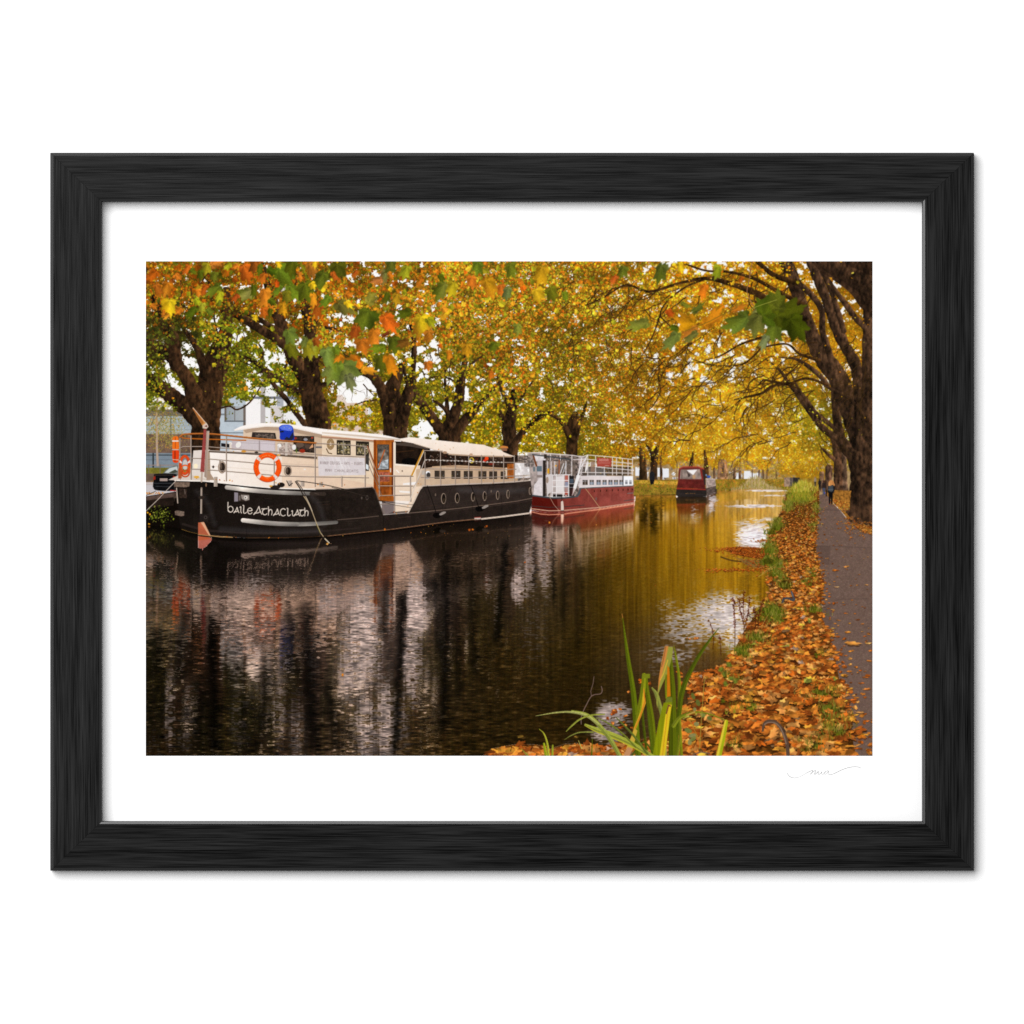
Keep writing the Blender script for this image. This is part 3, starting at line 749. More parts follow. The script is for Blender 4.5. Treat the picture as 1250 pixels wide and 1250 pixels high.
label('canal_barge>hull')
poly(HULL, (22, 17, 14), grad=((50, 40, 34), 'u'), var=.14, nz=MOTT)
poly([(470, 628.4), (498, 626), (515.6, 594), (560, 592.2), (628, 588.8), (656, 586), (652, 608), (590, 616), (480, 625)], (50, 40, 36), alpha=.7, var=.2, nz=MOTT)
poly([(468, 629), (498, 626.6), (590, 617), (652, 609), (646, 626), (590, 632), (470, 646)], (36, 28, 24), alpha=.8, var=.2, nz=MOTT)
poly([(385, 600), (455, 597), (466, 627), (412, 634), (390, 636)], (32, 25, 21), alpha=.8, var=.3, nz=MOTT)
for _ in range(40):
    a = random.uniform(230, 640)
    b = random.uniform(600, 640)
    if b < lerp_pts(WATERLINE, a) - 4 and not (455 < a < 516 and b < 630):
        line([(a, b), (a + random.uniform(-1, 1), b + random.uniform(4, 14))], random.uniform(2, 6), (58, 46, 40), alpha=.12)
poly([(222, 641), (250, 649), (300, 652), (337, 652.4), (370, 651.6), (400, 649), (440, 645.4), (440, 643.6), (400, 647), (337, 650), (290, 649.4), (250, 646), (222, 638)], (48, 38, 34), alpha=.7)
line([(213.6, 586.6), (250, 587.4), (275, 590), (300, 592.8), (340, 596.2), (385, 597.4)], 1.4, (250, 240, 230)); line([(385, 597.2), (425, 596.4), (454, 594.4)], 1, (186, 168, 154)); line([(454, 594.6), (457.6, 597.6), (468, 628.4)], 1.1, (96, 82, 74)); line([(460, 601), (470, 628)], .6, (130, 112, 98))
line([(468, 628.4), (498, 626)], 1, (170, 158, 152)); line([(498, 626), (506, 611), (512, 598), (516, 593.8)], 1.7, (216, 196, 178)); line([(516, 593.2), (555, 591.4), (600, 589.8), (628, 588.2), (657, 585.4)], 1.5, (196, 178, 164)); line([(516, 595), (555, 593.4), (600, 592), (628, 590.4)], .8, (26, 20, 18))
line([(412, 634.6), (440, 632.4), (462, 630)], 1, (92, 76, 66)); line([(499, 626.4), (530, 623.6), (560, 620.6), (600, 615.8), (630, 612), (653, 607.6)], 1, (112, 92, 80)); line([(520, 626), (560, 622.6), (600, 618), (640, 612.6), (652, 610)], .5, (70, 56, 50))
line([(468, 629), (468, 646)], .5, (14, 10, 8)); line([(652, 600), (653.4, 607.6), (650, 611)], 1.6, (168, 140, 120)); line([(654.6, 590), (651.6, 602)], 1.2, (200, 180, 164)); line([(651.6, 592), (650.6, 602)], .6, (170, 150, 134))
for p in (HULL_TOP[1:6],):
    line([(a, b + 2.2) for a, b in p], 1, (10, 8, 7))
for pts_, a_ in (([(240, 600), (252, 612), (262, 640)], .12), ([(380, 606), (390, 618), (396, 640)], .14), ([(560, 598), (600, 600), (640, 598)], .16), ([(270, 646), (330, 649), (390, 648)], .16)):
    for w_ in (9, 6, 3):
        line(pts_, w_, (92, 92, 98), alpha=a_ * .5, sm=True)
# boot-top line at the water
line([(222, 646.4), (231, 649.6), (242, 652)], 1, (150, 112, 46)); line([(245, 652.8), (270, 655), (282, 655.6)], 1, (176, 138, 90)); line([(300, 656.6), (370, 656.4), (400, 654.4)], .7, (86, 50, 20))
line([(400, 654.3), (440, 650), (480, 645.8)], .8, (126, 88, 62)); line([(480, 645.8), (545, 637), (582, 633.6)], .9, (134, 100, 78)); line([(588, 633.4), (615, 630.4), (645.6, 626.4)], 1.7, (226, 206, 188))
rect(579, 631.6, 587, 634.6, (206, 190, 180)); line([(579.6, 631.8), (586.6, 631.4)], .9, (150, 40, 26))
for _ in range(70):
    a = random.uniform(226, 642)
    b = random.uniform(598, 650)
    if b < lerp_pts(WATERLINE, a) - 3 and not (452 < a < 518 and b < 630):
        line([(a, b), (a + random.uniform(3, 16), b - random.uniform(0, 1.4))], random.uniform(.25, .6), random.choice([(84, 70, 62), (64, 52, 46), (104, 84, 70), (90, 60, 40)]), alpha=.35)
for a in (300, 352, 404, 540, 576, 612):
    line([(a, 604), (a + 1, lerp_pts(WATERLINE, a) - 2)], .5, (12, 9, 8), alpha=.5)
label('canal_barge>porthole')
PORT = [(541.4, 608.6, 3.1, 6.7), (558, 608, 2.9, 6.3), (577.3, 606.6, 2.4, 5.6), (591.5, 605.6, 2.4, 5.9), (607.4, 604.6, 2.1, 5.5), (620, 603.4, 1.9, 5.4), (647, 599.4, 1.6, 4.8)]
for a, b, c, d in PORT:
    label('canal_barge>porthole#%d' % a)
    ellipse(a, b, c, d, (152, 130, 112)); ellipse(a + .2, b, c - .8, d - 1, (24, 18, 15)); ellipse(a + .5, b + d * .3, c * .3, d * .4, (82, 66, 44), alpha=.6)
label('canal_barge>hull')
ellipse(531.6, 604, .9, 1.8, (110, 92, 80)); ellipse(441.5, 608, 1, 1.7, (80, 70, 64)); ellipse(448, 607.6, 1.6, 3, (84, 72, 66)); ellipse(448, 607.6, .9, 2, (22, 18, 16)); ellipse(599.6, 599.8, .7, 1.6, (120, 100, 88))
for a, b, c, d in ((271, 570.5, 4.9, 7.6), (351.4, 575, 4.8, 6.6)):
    label('canal_barge>porthole#%d' % a)
    ellipse(a, b, c, d, (146, 124, 106)); ellipse(a, b, c - .9, d - 1.1, (210, 188, 168)); ellipse(a + .3, b, c - 1.5, d - 1.8, (44, 34, 28)); ellipse(a - 1.3, b - 1, c * .3, d * .5, (110, 92, 78), alpha=.8)
label('canal_barge>cabin')
poly([(258.6, 570), (260.4, 568), (262, 570), (260.4, 572)], (60, 48, 42)); ellipse(372, 573, 1.4, .9, (240, 232, 224))
label('canal_barge>rubbing_strip')
for pts, w_ in (([(277, 595), (290, 596.6), (305, 598.4), (325, 600.2), (345, 601.4), (365, 602.2), (379, 602.6)], 5.2), ([(296.6, 635.2), (312, 637), (330, 638.8), (350, 639.8), (370, 639.9), (392, 639), (410.6, 637.6)], 5.2)):
    label('canal_barge>rubbing_strip#%d' % pts[0][0])
    P = smooth(pts, 6)
    q = stroke_mask(P, w_, widths=[w_, w_ * 1.06, w_, w_ * .95, w_ * .8] if w_ else None)
    h_, wd_ = q[2].shape
    g_ = np.interp(np.linspace(0, 1, wd_), [0, .12, .2, .26, .4, .55, .66, .8, 1], [.72, .8, 1.0, .9, .68, .6, .66, .5, .42] if pts[0][0] < 290 else [.95, .82, .7, .58, .62, .5, .58, .46, .4])
    cc = np.broadcast_to((g_[None, :, None] * np.array([.98, .93, .88])).astype(np.float32), (h_, wd_, 3)) * (1 - .16 * q[3][..., None] * -1)
    put(q[0], q[1], q[2], np.clip(cc, 0, 1).astype(np.float32))
label('canal_barge>hull')
line([(380, 602.8), (396, 603)], 4.4, (54, 44, 38)); line([(384, 602), (389, 603.4)], .8, (84, 70, 60))
poly([(285.6, 600.6), (304.6, 603), (304.6, 611.6), (285.6, 612.6)], (52, 42, 36)); poly([(286, 601), (290.6, 601.6), (290.6, 612), (286, 612.4)], (140, 130, 138)); poly([(294, 604), (304, 604.4), (304.4, 610), (300, 611.6), (295, 609)], (150, 138, 130)); ellipse(300, 607.4, 2.3, 2.3, (216, 208, 200)); ellipse(299.6, 607.6, .8, .9, (90, 78, 70)); rect(291.5, 605, 293.6, 611, (110, 98, 92))
poly([(212.6, 588.6), (232, 588.6), (231, 594), (226, 595), (212.4, 594.4)], (116, 96, 82), var=.2); poly([(213.4, 624), (216, 623), (225, 624.6), (224.8, 629.6), (221, 630.4), (213.6, 628.6)], (112, 94, 82), var=.2)
line([(215.5, 596), (217, 614)], 1.4, (186, 166, 150)); line([(225.4, 598), (226, 603)], 1.5, (226, 214, 202)); poly([(218, 596), (228, 597), (228, 608), (219, 608)], (56, 42, 34), alpha=.8, var=.3)
line([(213, 594), (213, 612)], .6, (70, 56, 48))
# name on the bow quarter in uncial letters
label('canal_barge>name_lettering')
LC = (226, 211, 196)


def glyph(strokes, x, y, w, h, ww=1.25):
    for st in strokes:
        P = [(x + a * w, y - b * h) for a, b in st]
        P = smooth(P, 5) if len(P) > 2 else P
        stroke(P, ww, LC, w1=ww * .8)


ARC = lambda cx, cy, rx, ry, a0, a1: [(cx + rx * math.cos(math.radians(a)), cy + ry * math.sin(math.radians(a))) for a in np.linspace(a0, a1, 7)]
GB = [[(.1, 1.5), (.08, .9), (.12, .25), (.3, .05)], ARC(.5, .45, .42, .45, -150, 150)]
GA = [[(0, .0), (.3, .35), (.62, 1.0)], [(.62, 1.0), (.82, .3), (1, .02)], [(.1, .18), (.5, .2), (.8, .36)]]
GI = [[(.2, .95), (.55, 1.0), (.5, .3), (.8, .02)]]
GL = [[(.1, 1.35), (.3, 1.2), (.22, .3), (.4, .03), (.75, .06), (1, .22)]]
GE = [[(.12, .5), (.9, .56), (.85, .85), (.5, 1.0), (.14, .75), (.08, .4), (.3, .05), (.65, 0), (.95, .2)]]
GT = [[(.0, .98), (.5, 1.0), (1, 1.02)], [(.5, .98), (.2, .75), (.12, .4), (.35, .05), (.7, .02), (.95, .2)]]
GH = [[(.1, 1.45), (.14, .7), (.1, 0)], [(.14, .6), (.4, .95), (.75, .9), (.85, .5), (.75, .05)]]
GC = [ARC(.55, .5, .5, .52, 50, 310)]
NAME = [(GB, 277.6, 7.6, 8), (GA, 285.6, 6.2, 6.4), (GI, 292.4, 3, 7.6), (GL, 296.2, 4.8, 7.4), (GE, 301.8, 6.2, 7.2), (GA, 309.8, 10, 9.4), (GT, 319.6, 6.6, 7.4), (GH, 327, 6, 7), (GA, 333.8, 7.8, 7.6), (GC, 341.8, 7.4, 8.6), (GL, 350, 4.6, 7), (GI, 355.4, 3, 6.2), (GA, 358.8, 7, 7.4), (GT, 365.6, 5.4, 7.2), (GH, 371.4, 5.6, 6.6)]
for g_, x_, w_, h_ in NAME:
    glyph(g_, x_, np.interp(x_, [277, 310, 345, 380], [625.2, 628, 629.9, 629.9]), w_, h_)
# mooring fenders, small ropes on the side
label('canal_barge>fender')
for a, b in ((532, 628.6), (584, 620.6)):
    label('canal_barge>fender#%d' % a)
    ellipse(a + 1.6, b + .6, 5.4, 3.4, (12, 9, 8)); poly(smooth([(a + 4, b - 1), (a + 8, b - 3.6), (a + 11.6, b - 4), (a + 12, b - 2.4), (a + 8, b), (a + 5, b + .8)]), (150, 138, 130))
label('canal_barge>hull')
line([(521.4, 593), (526, 606), (532, 625)], .8, (16, 12, 10)); line([(574.4, 592), (580, 606), (584, 619)], .8, (16, 12, 10)); line([(551.6, 594), (546, 608), (543, 622)], .5, (28, 22, 18)); line([(598, 591), (594, 604), (586, 616)], .5, (28, 22, 18)); line([(518, 596), (524, 610)], .5, (28, 22, 18))
line([(550, 614), (580, 610), (620, 598), (650, 588)], .4, (70, 58, 50), alpha=.7)
# rails
label('canal_barge>railing')
ST, STD = (186, 168, 154), (122, 104, 92)


def rail(pts, w_=1.0, c=ST):
    vert = abs(pts[0][0] - pts[-1][0]) < 1.5
    line([(a + w_ * (.3 if vert else 0), b + w_ * (0 if vert else .35)) for a, b in pts], w_ * .8, (100, 82, 70))
    line(pts, w_ * .66, c)


TOP = [(219, 534), (224, 530.6), (240, 529.6), (260, 530), (290, 533), (330, 537), (386, 541), (420, 542.6), (448.6, 545)]
WOOD = (176, 98, 38)
line([(222, 533.6), (226, 535), (250, 536), (300, 537.6)], 1.4, (184, 98, 30), sm=True)
for dy, seq in ((0, [(219, 547), (224, 545), (250, 545), (300, 549), (345, 552), (386, 554.6), (400, 556), (446, 557.6)]), (14, [(219, 561), (224, 559), (250, 559.6), (300, 564), (345, 568), (388, 570)]), (27, [(220, 573), (224, 572), (250, 573), (300, 577), (345, 581), (388, 582), (420, 582.4), (450, 583)])):
    rail(seq, 1.1)
for a, t, b in ((219.6, 535, 585), (233, 532, 585), (276, 533, 587), (334.4, 555, 592), (384.4, 541, 594), (417, 582, 594), (445.4, 545, 594), (218, 560, 584), (268, 562, 570)):
    rail([(a, t), (a, b)], 1.5)
line(TOP[:7], 2.0, (120, 62, 22), sm=True); line([(a, b - .4) for a, b in TOP[:7]], 1.3, (192, 112, 50), sm=True); rail(TOP[6:], 1.2)
line([(448.6, 545), (462, 580.5)], 2.0, (124, 58, 24)); line([(448.2, 545), (461.4, 580.5)], .6, (206, 180, 160))
rail([(462, 580.6), (504, 581)], 1.5); rail([(462, 593), (504, 593.2)], 1.1); rail([(464, 605), (500, 604)], 1.1); rail([(464, 615.4), (482, 615)], 1)
rail([(462.6, 581), (463, 606)], 1.4); rail([(481, 581), (481.4, 626)], 1.5); rail([(500.6, 581), (501, 612)], 1.6); line([(450, 558), (464, 594)], .9, STD); line([(450, 568), (466, 605)], .8, STD)
line([(503, 580), (516.6, 550)], 2.3, (204, 144, 44)); line([(504, 580.8), (517.8, 550)], .7, (246, 236, 226)); rail([(517, 549.8), (540, 550.4)], 1); line([(500, 612), (518.6, 561.4)], .9, (220, 206, 194)); line([(504, 596), (518.6, 572)], .9, ST)
for seq in ([(518.6, 561), (560, 562.6), (600, 564.4), (652, 564.6)], [(518.6, 572), (560, 572.6), (600, 573.4), (630, 572.6)], [(514, 582.4), (560, 583), (600, 582.4), (655, 579.6)]):
    rail(seq, .95)
for a in (518.6, 537.6, 555.6, 572, 587.4, 602, 614.6, 627.6):
    rail([(a, 552 if a < 540 else 556), (a, 592.6 - (a - 518) * .035)], 1.2)
for k in range(22):
    a = 520 + k * 4.4
    ellipse(a, 561.6 + (a - 520) * .03, .9, .8, (214, 206, 198))
rail([(639, 580), (639, 587)], 1); line([(638, 582), (655, 578.6)], 1, (216, 200, 186)); line([(646, 586), (656, 581), (657.6, 584)], 1.3, (226, 214, 202)); line([(648, 583.6), (655, 580)], .8, (130, 108, 92)); ellipse(656, 586.6, 2, 1.2, (176, 150, 132))
# deck fittings
label('canal_barge>bollard')
for a in (261, 351.6, 367, 389.6):
    label('canal_barge>bollard#%d' % a)
    rect(a, 582 + (a - 260) * .05, a + 4.6, 594, (196, 180, 166), grad=((150, 132, 118), 'u'))
label('canal_barge>deck_rope')
ellipse(336, 595, 6, 2.6, (40, 32, 28), lb=None); ellipse(343, 592, 4.6, 3, (30, 25, 22)); label('canal_barge>cabin')
ellipse(330.6, 593.4, 2, 1, (220, 160, 60)); line([(350, 587), (353, 593), (357, 590)], 1, (40, 34, 30))
for a, b in ((264, 585.6), (268.6, 586), (274, 586.6), (281, 587), (283.6, 587.6), (240, 583.4), (243, 584), (337, 590), (340.6, 590.4), (392, 589.4), (388, 592), (395, 593.4), (421, 592), (481, 625), (498, 618), (495, 625), (511, 590.4), (514, 591), (510, 602), (484, 627), (527, 592), (590, 587), (602, 590)):
    leaf(a, b, random.uniform(1.8, 3.4), col(random.choice([(204, 120, 40), (190, 96, 30), (216, 150, 50), (160, 70, 26)])))
# name board of the business on the rail
label('canal_barge>advertising_banner')
poly([(388, 557), (445, 559), (446, 580), (389, 581)], (218, 208, 208), var=.04, nz=MOTT)
for k in range(9):
    a = random.uniform(391, 440)
    line([(a, 558.6), (a + random.uniform(4, 10), random.uniform(568, 580))], .6, (246, 242, 240), alpha=.6)
FONT = {'D': 'adcb,ab', 'I': 'mn', 'N': 'badc', 'E': 'cabd,ef', 'R': 'bacfed', 'C': 'cabd', 'U': 'abdc', 'S': 'caefdb', 'A': 'bmd,ef', 'T': 'ac,mn', 'V': 'and', 'W': 'abmdc', 'L': 'abd', 'B': 'bacfedb', 'O': 'abdca', 'H': 'ab,cd,ef', '-': 'ef'}
FP = {'a': (0, 1), 'b': (0, 0), 'c': (1, 1), 'd': (1, 0), 'm': (.5, 1), 'n': (.5, 0), 'e': (0, .5), 'f': (1, .5)}
for row, txt, a0, a1 in ((566.4, 'DINNER CRUISES - EATS - EVENTS', 391, 443), (575.6, 'WWW.CANALBOATS', 397, 438)):
    st_ = (a1 - a0) / len(txt)
    for k, ch in enumerate(txt):
        for run in FONT.get(ch, '').split(','):
            if run:
                stroke([(a0 + st_ * (k + .7 * FP[q][0]), row + 1.2 * k / len(txt) - 3 * FP[q][1]) for q in run], .42, (112, 92, 90), alpha=.85)
# life rings
label('canal_barge>life_ring')


def ring(cx, cy, rx, ry, tr, c=(250, 84, 16), bands=(45, 135, 225, 315), shade=True):
    t = np.linspace(0, 2 * math.pi, 60)
    P = np.c_[cx + rx * np.cos(t), cy + ry * np.sin(t)]
    q = stroke_mask(P, tr)
    h_, w_ = q[2].shape
    X, Y = np.meshgrid(np.arange(w_) + q[0], np.arange(h_) + q[1])
    X, Y = (X / S + U0 - cx) / rx, (Y / S + V0 - cy) / ry
    rr = np.sqrt(X * X + Y * Y)
    tt = (rr - 1) * rx / (tr / 2)
    li = 1 + .12 * (-Y * tt) - .1 * tt * tt
    cc = col(c) * li[..., None]
    put(q[0], q[1], q[2], np.clip(cc, 0, 1).astype(np.float32))
    for b in bands:
        a = np.radians(np.linspace(b - 7, b + 7, 5))
        k = 1 + tr / 2 / rx
        j = 1 - tr / 2 / rx
        poly([(cx + rx * k * math.cos(x), cy + ry * k * math.sin(x)) for x in a] + [(cx + rx * j * math.cos(x), cy + ry * j * math.sin(x)) for x in a[::-1]], (228, 216, 210))
    stroke(np.c_[cx + (rx + tr / 2) * np.cos(t), cy + (ry + tr / 2) * np.sin(t)], .4, (110, 60, 40), alpha=.8)


ring(326.6, 570.6, 14, 15, 6.2, bands=(48, 135, 222, 318))
line([(317, 562), (320, 557.6), (327, 555.6), (334, 558)], .6, (226, 176, 110), alpha=.8); line([(319, 580), (326, 584), (334, 580)], .7, (226, 150, 70), alpha=.8)
for k in range(26):
    t = random.uniform(0, 6.3)
    ellipse(326.6 + 14 * math.cos(t), 570.6 + 15 * math.sin(t), .5, .5, (150, 60, 20), alpha=.7)
label('canal_barge>life_ring_stack')
poly(smooth([(210.6, 536), (212, 533), (217, 533), (218, 538), (218, 548), (210.4, 548)]), (236, 112, 30)); poly(smooth([(210.4, 550), (218, 550), (218, 562), (216, 565), (211.4, 564), (210.2, 558)]), (226, 66, 20)); line([(214, 534), (214, 547)], .7, (150, 60, 26)); line([(213.6, 551), (213.6, 563)], .9, (90, 30, 16)); line([(210.6, 538.4), (217.4, 538.4)], 1.6, (232, 224, 216)); line([(210.4, 548.8), (218, 549)], 1, (206, 190, 178)); line([(211, 561), (217.6, 561.6)], 1, (206, 180, 160))
ring(225.6, 567.6, 5.4, 10.6, 3.4, c=(214, 74, 30), bands=(200, 340)); ellipse(226, 567.4, 3, 6.4, (214, 206, 200), alpha=.85); ring(226, 575, 5.6, 7, 1.5, c=(236, 92, 24), bands=()); ring(226.4, 578, 4.4, 4, 1, c=(206, 66, 24), bands=())
rect(217.6, 572, 222, 584, (176, 74, 34), alpha=.8); ellipse(239, 569, 2.6, 3, (252, 236, 200)); ellipse(240, 582.4, 3.4, 1.6, (226, 170, 70))
# rudder and its stock
label('canal_barge>rudder')
poly([(235, 498.4), (236, 497.6), (254, 520), (250, 522.6), (246.6, 519)], (204, 140, 76)); poly([(235, 498.4), (235.8, 497.8), (248.4, 515.6), (246.6, 519)], (170, 104, 50)); line([(235.6, 497.8), (253.6, 519)], .7, (232, 206, 186)); poly([(247, 519.6), (252, 515.8), (254.6, 521), (252, 523.6), (247.6, 523)], (212, 190, 174)); poly([(249.4, 520.4), (252.4, 519), (253, 521.4)], (96, 40, 32))
poly([(248.6, 524), (252, 524), (249.4, 576.4), (244.4, 576)], (150, 66, 62), var=.1); poly([(252, 526), (255.6, 526), (252.6, 584), (249.4, 582)], (150, 128, 112), grad=((200, 182, 168), 'u'))
line([(246.6, 577), (246, 588)], 2.2, (186, 166, 148)); line([(246, 596), (245.6, 628)], 2.4, (140, 122, 108)); line([(245.6, 597), (245.2, 627)], .7, (206, 190, 176)); ellipse(246, 607.4, 4, 2, (46, 36, 30)); poly([(243, 627), (256, 628), (254, 637), (243.6, 637)], (34, 28, 26)); ellipse(251, 631.6, 2.2, 2.2, (66, 56, 52)); ellipse(251, 631.6, 1, 1, (20, 16, 14)); ellipse(251.6, 592, 1, 2.4, (130, 100, 76))
poly([(242, 638), (249, 637.4), (257, 654), (242, 653.6)], (190, 106, 74)); poly([(245, 637.6), (249, 637.4), (259, 658), (256, 655)], (220, 164, 128)); poly([(242, 638), (245, 638), (255, 654.6), (258.4, 658), (242, 652)], (180, 92, 62), alpha=.9, var=.1, nz=MOTT)
poly([(242, 653), (256, 655.6), (259, 659), (252, 667), (247, 670), (242, 669)], (174, 96, 80), var=.1, nz=MOTT); poly([(242, 655), (250, 654), (258, 658), (242, 660)], (186, 84, 40), alpha=.6); line([(247.4, 670), (247.2, 672)], .8, (150, 70, 60))
label('mooring_rope#1')
line([(215.4, 586.4), (205, 597), (192, 610.6), (178, 624)], .8, (206, 190, 176)); line([(178, 605), (190, 599.6)], .6, (40, 30, 24))
label('mooring_rope#2')
line([(360.6, 588), (366, 596), (371, 606.4)], 1.3, (46, 38, 32)); line([(362, 587.4), (369, 597), (374, 606)], .9, (58, 50, 44)); line([(371, 606), (375, 612), (380, 622), (386, 638), (391, 650), (397, 658), (402, 663)], 1, (188, 164, 128)); line([(373, 606), (378, 616), (381, 624)], .8, (214, 196, 168)); line([(391, 652), (389, 658), (390, 667)], .4, (120, 96, 60)); line([(386, 640), (391, 651)], .6, (110, 104, 40))
leaf(399.6, 663.6, 4, col((216, 140, 40))); leaf(403, 663, 3, col((196, 110, 30)))
label('mooring_rope#3')
line([(362, 587), (375, 588.6), (400, 592.6), (430, 600), (455, 609), (470, 613)], .8, (30, 24, 20), sm=True); line([(405, 595), (430, 601), (452, 607.4)], .6, (56, 46, 40)); line([(466, 611), (482, 614), (500, 616), (524, 617)], .5, (40, 32, 28)); line([(466, 613), (482, 616.6), (502, 620)], .5, (40, 32, 28))

# ---- the red passenger boat
label('red_passenger_boat>upper_works')
poly([(644, 553), (655, 552), (705, 556), (716, 557), (716, 600), (650, 606)], (176, 160, 154), var=.3, nz=MOTT)
poly([(652, 556), (666, 556), (666, 563), (652, 563)], (220, 212, 212), var=.1); rect(656, 562, 663, 606, (196, 184, 184)); rect(666, 556, 706, 606, (104, 90, 82), var=.7, alpha=.85)
rect(640, 556, 652, 570, (120, 108, 102), var=.6, alpha=.8)
poly([(652, 592), (662, 580), (662, 605), (651, 604.6)], (220, 210, 210), var=.06)
rect(655, 580, 662, 583, (140, 126, 120)); rect(662.6, 562, 666, 606, (44, 36, 32))
rect(666.6, 563, 702, 580, (122, 106, 96), var=.5, nz=MOTT)
for a in (667.6, 672, 676.4, 682, 690, 697):
    rect(a, 563, a + 1.4, 606, (216, 206, 204))
for _ in range(170):
    leaf(random.uniform(666, 706), random.uniform(564, 604), random.uniform(1.4, 3), col(random.choice([(220, 212, 210), (150, 132, 124), (74, 62, 56), (44, 36, 34), (196, 186, 186), (180, 160, 120)])), .7)
rect(655, 569, 661.4, 575.6, (96, 112, 122)); rect(650.6, 570, 653.4, 575.6, (110, 118, 120)); poly([(650, 556), (652, 556), (656, 569), (654, 570)], (118, 64, 36)); line([(682.6, 562), (682.4, 578)], 1.6, (140, 76, 44))
rect(668, 572, 670.4, 578, (220, 160, 40)); ellipse(678.4, 568.6, 1.1, 1, (226, 160, 50)); line([(684, 578), (688, 566)], 1, (226, 222, 222)); line([(687, 578), (691, 566)], .8, (190, 196, 202))
poly([(675, 580), (690, 579), (690, 604), (675, 604)], (190, 176, 172), var=.2, nz=MOTT); poly([(679, 582), (688, 581), (688, 600), (679, 601)], (226, 218, 216)); rect(689.4, 580, 694, 604, (170, 146, 142)); rect(689.6, 580.4, 693.6, 588, (178, 96, 80)); rect(689.6, 588, 693.6, 595, (140, 140, 160)); rect(689.4, 600, 693, 604, (170, 66, 54))
rect(695, 581, 700.4, 606, (34, 30, 30)); rect(695.4, 584.6, 700, 590, (70, 80, 92)); line([(695, 590.6), (700.4, 590.6)], .6, (206, 196, 194)); line([(695, 595), (700.4, 595)], .6, (160, 150, 150)); rect(674.6, 603.6, 686, 606.6, (30, 26, 26))
for a, b, c, d in ((674.4, 580, 674.4, 606), (679, 579, 679, 606), (694, 580, 694, 606), (687.6, 580, 687.6, 606), (674, 586.6, 694, 586.4), (674, 594, 694, 593.6), (674, 601.4, 694, 601), (674, 580, 696, 579.6)):
    line([(a, b), (c, d)], 1, (236, 230, 228))
poly([(666, 580), (674, 578.4), (674, 600), (668, 604)], (214, 204, 202)); ellipse(668, 586, 1.6, 4, (160, 138, 124))
label('red_passenger_boat>cabin')
poly([(706, 581), (772.6, 581), (772.6, 593.6), (740, 594.4), (707, 596)], (226, 214, 212), var=.06, nz=MOTT); poly([(761, 581.4), (772.6, 581.4), (772.6, 593), (761, 593)], (250, 250, 252)); rect(759.8, 580, 761, 593.6, (60, 54, 52))
for k, a in enumerate((711, 719.6, 728, 735.4, 742.6, 749.4, 756)):
    w_ = 5.4 - k * .1 if k else 6.4
    rect(a, 585.8, a + w_, 592 - k * .06, (96, 88, 84)); rect(a + .4, 588.6, a + w_ - .4, 591.6, (130, 142, 156) if k else (70, 56, 44))
    leaf(a + random.uniform(1, 4), 588, 2.2, col(random.choice([(210, 170, 60), (60, 50, 44), (190, 190, 196)])), .8)
    rect(a + w_ / 2 - .25, 585.8, a + w_ / 2 + .25, 592, (220, 212, 210))
for a in (763, 768):
    rect(a, 586, a + 3, 591, (180, 178, 180)); rect(a, 588.4, a + 3, 591, (130, 130, 136))
label('red_passenger_boat>railing')
WH = (226, 216, 212)
rect(706, 570, 770, 580.6, (52, 42, 36), alpha=.75, var=.7, nz=MOTT)
for _ in range(120):
    leaf(random.uniform(708, 771), random.uniform(561, 580), random.uniform(1.4, 2.8), col(random.choice([(206, 196, 190), (120, 100, 88), (40, 32, 30), (230, 224, 220), (150, 130, 110), (226, 170, 50), (190, 140, 40)])), .7)
for seq in ([(644, 553), (655, 552.4), (700, 556), (710, 558), (717, 555.4), (745, 557.8), (772.6, 561)], [(700, 561), (716, 560.6), (772, 566)], [(708, 565), (772, 569.6)], [(727, 570), (772, 574)], [(708, 576.6), (772, 577.6)]):
    line(seq, .95, WH)
for a in (660, 672, 684, 698, 717.4, 727, 737.6, 747.6, 752.6, 759.6, 766.6, 772):
    line([(a, np.interp(a, [640, 700, 717, 772], [552.6, 556, 555.6, 561])), (a, 580 if a > 704 else 562)], .95, WH)
line([(702, 596), (710, 560)], 1.8, (232, 224, 222)); line([(706, 593), (713, 560)], 1.4, (206, 196, 194)); line([(699, 604), (708, 573), (717, 556)], 1.2, (240, 236, 234))
for k in range(7):
    line([(702.6 + k * 1.2, 596 - k * 5), (706.6 + k * 1.1, 594 - k * 5)], .6, (170, 158, 154))
poly([(698, 606), (704, 594), (708, 580), (704, 580), (700, 594)], (240, 236, 234)); line([(650, 555), (674, 558), (696, 561)], 1.3, (60, 66, 70)); rect(664, 554.6, 667.4, 560, (54, 44, 38)); ellipse(716, 570, 1.3, 7, (236, 230, 226), rot=.2); rect(721, 563, 726, 576, (150, 120, 104), alpha=.8)
label('red_passenger_boat>signboard')
poly([(728.6, 558.4), (746.6, 559.8), (746, 570), (728.6, 569.4)], (168, 70, 58), var=.06, nz=MOTT)
for b, a0, a1 in ((562.6, 731.6, 743.4), (566, 730.4, 745)):
    for k in range(11):
        a = a0 + (a1 - a0) * k / 11
        line([(a, b), (a + .2, b - (2 if k % 3 else 2.6))], .55, (236, 206, 190), alpha=.8 if b < 564 else .45)
line([(738.6, 568.4), (743, 568.6)], .8, (226, 190, 176), alpha=.7)
label('red_passenger_boat>hull')
RTOP = [(650, 605.2), (662, 606.6), (676, 608), (690, 607.6), (701, 606.6), (705, 603), (707.6, 596.4), (740, 594.4), (774.6, 593)]
RWL = [(774.2, 614.6), (735, 620.4), (700, 624), (688, 625.4), (670, 626), (660, 625), (648.6, 622.4)]
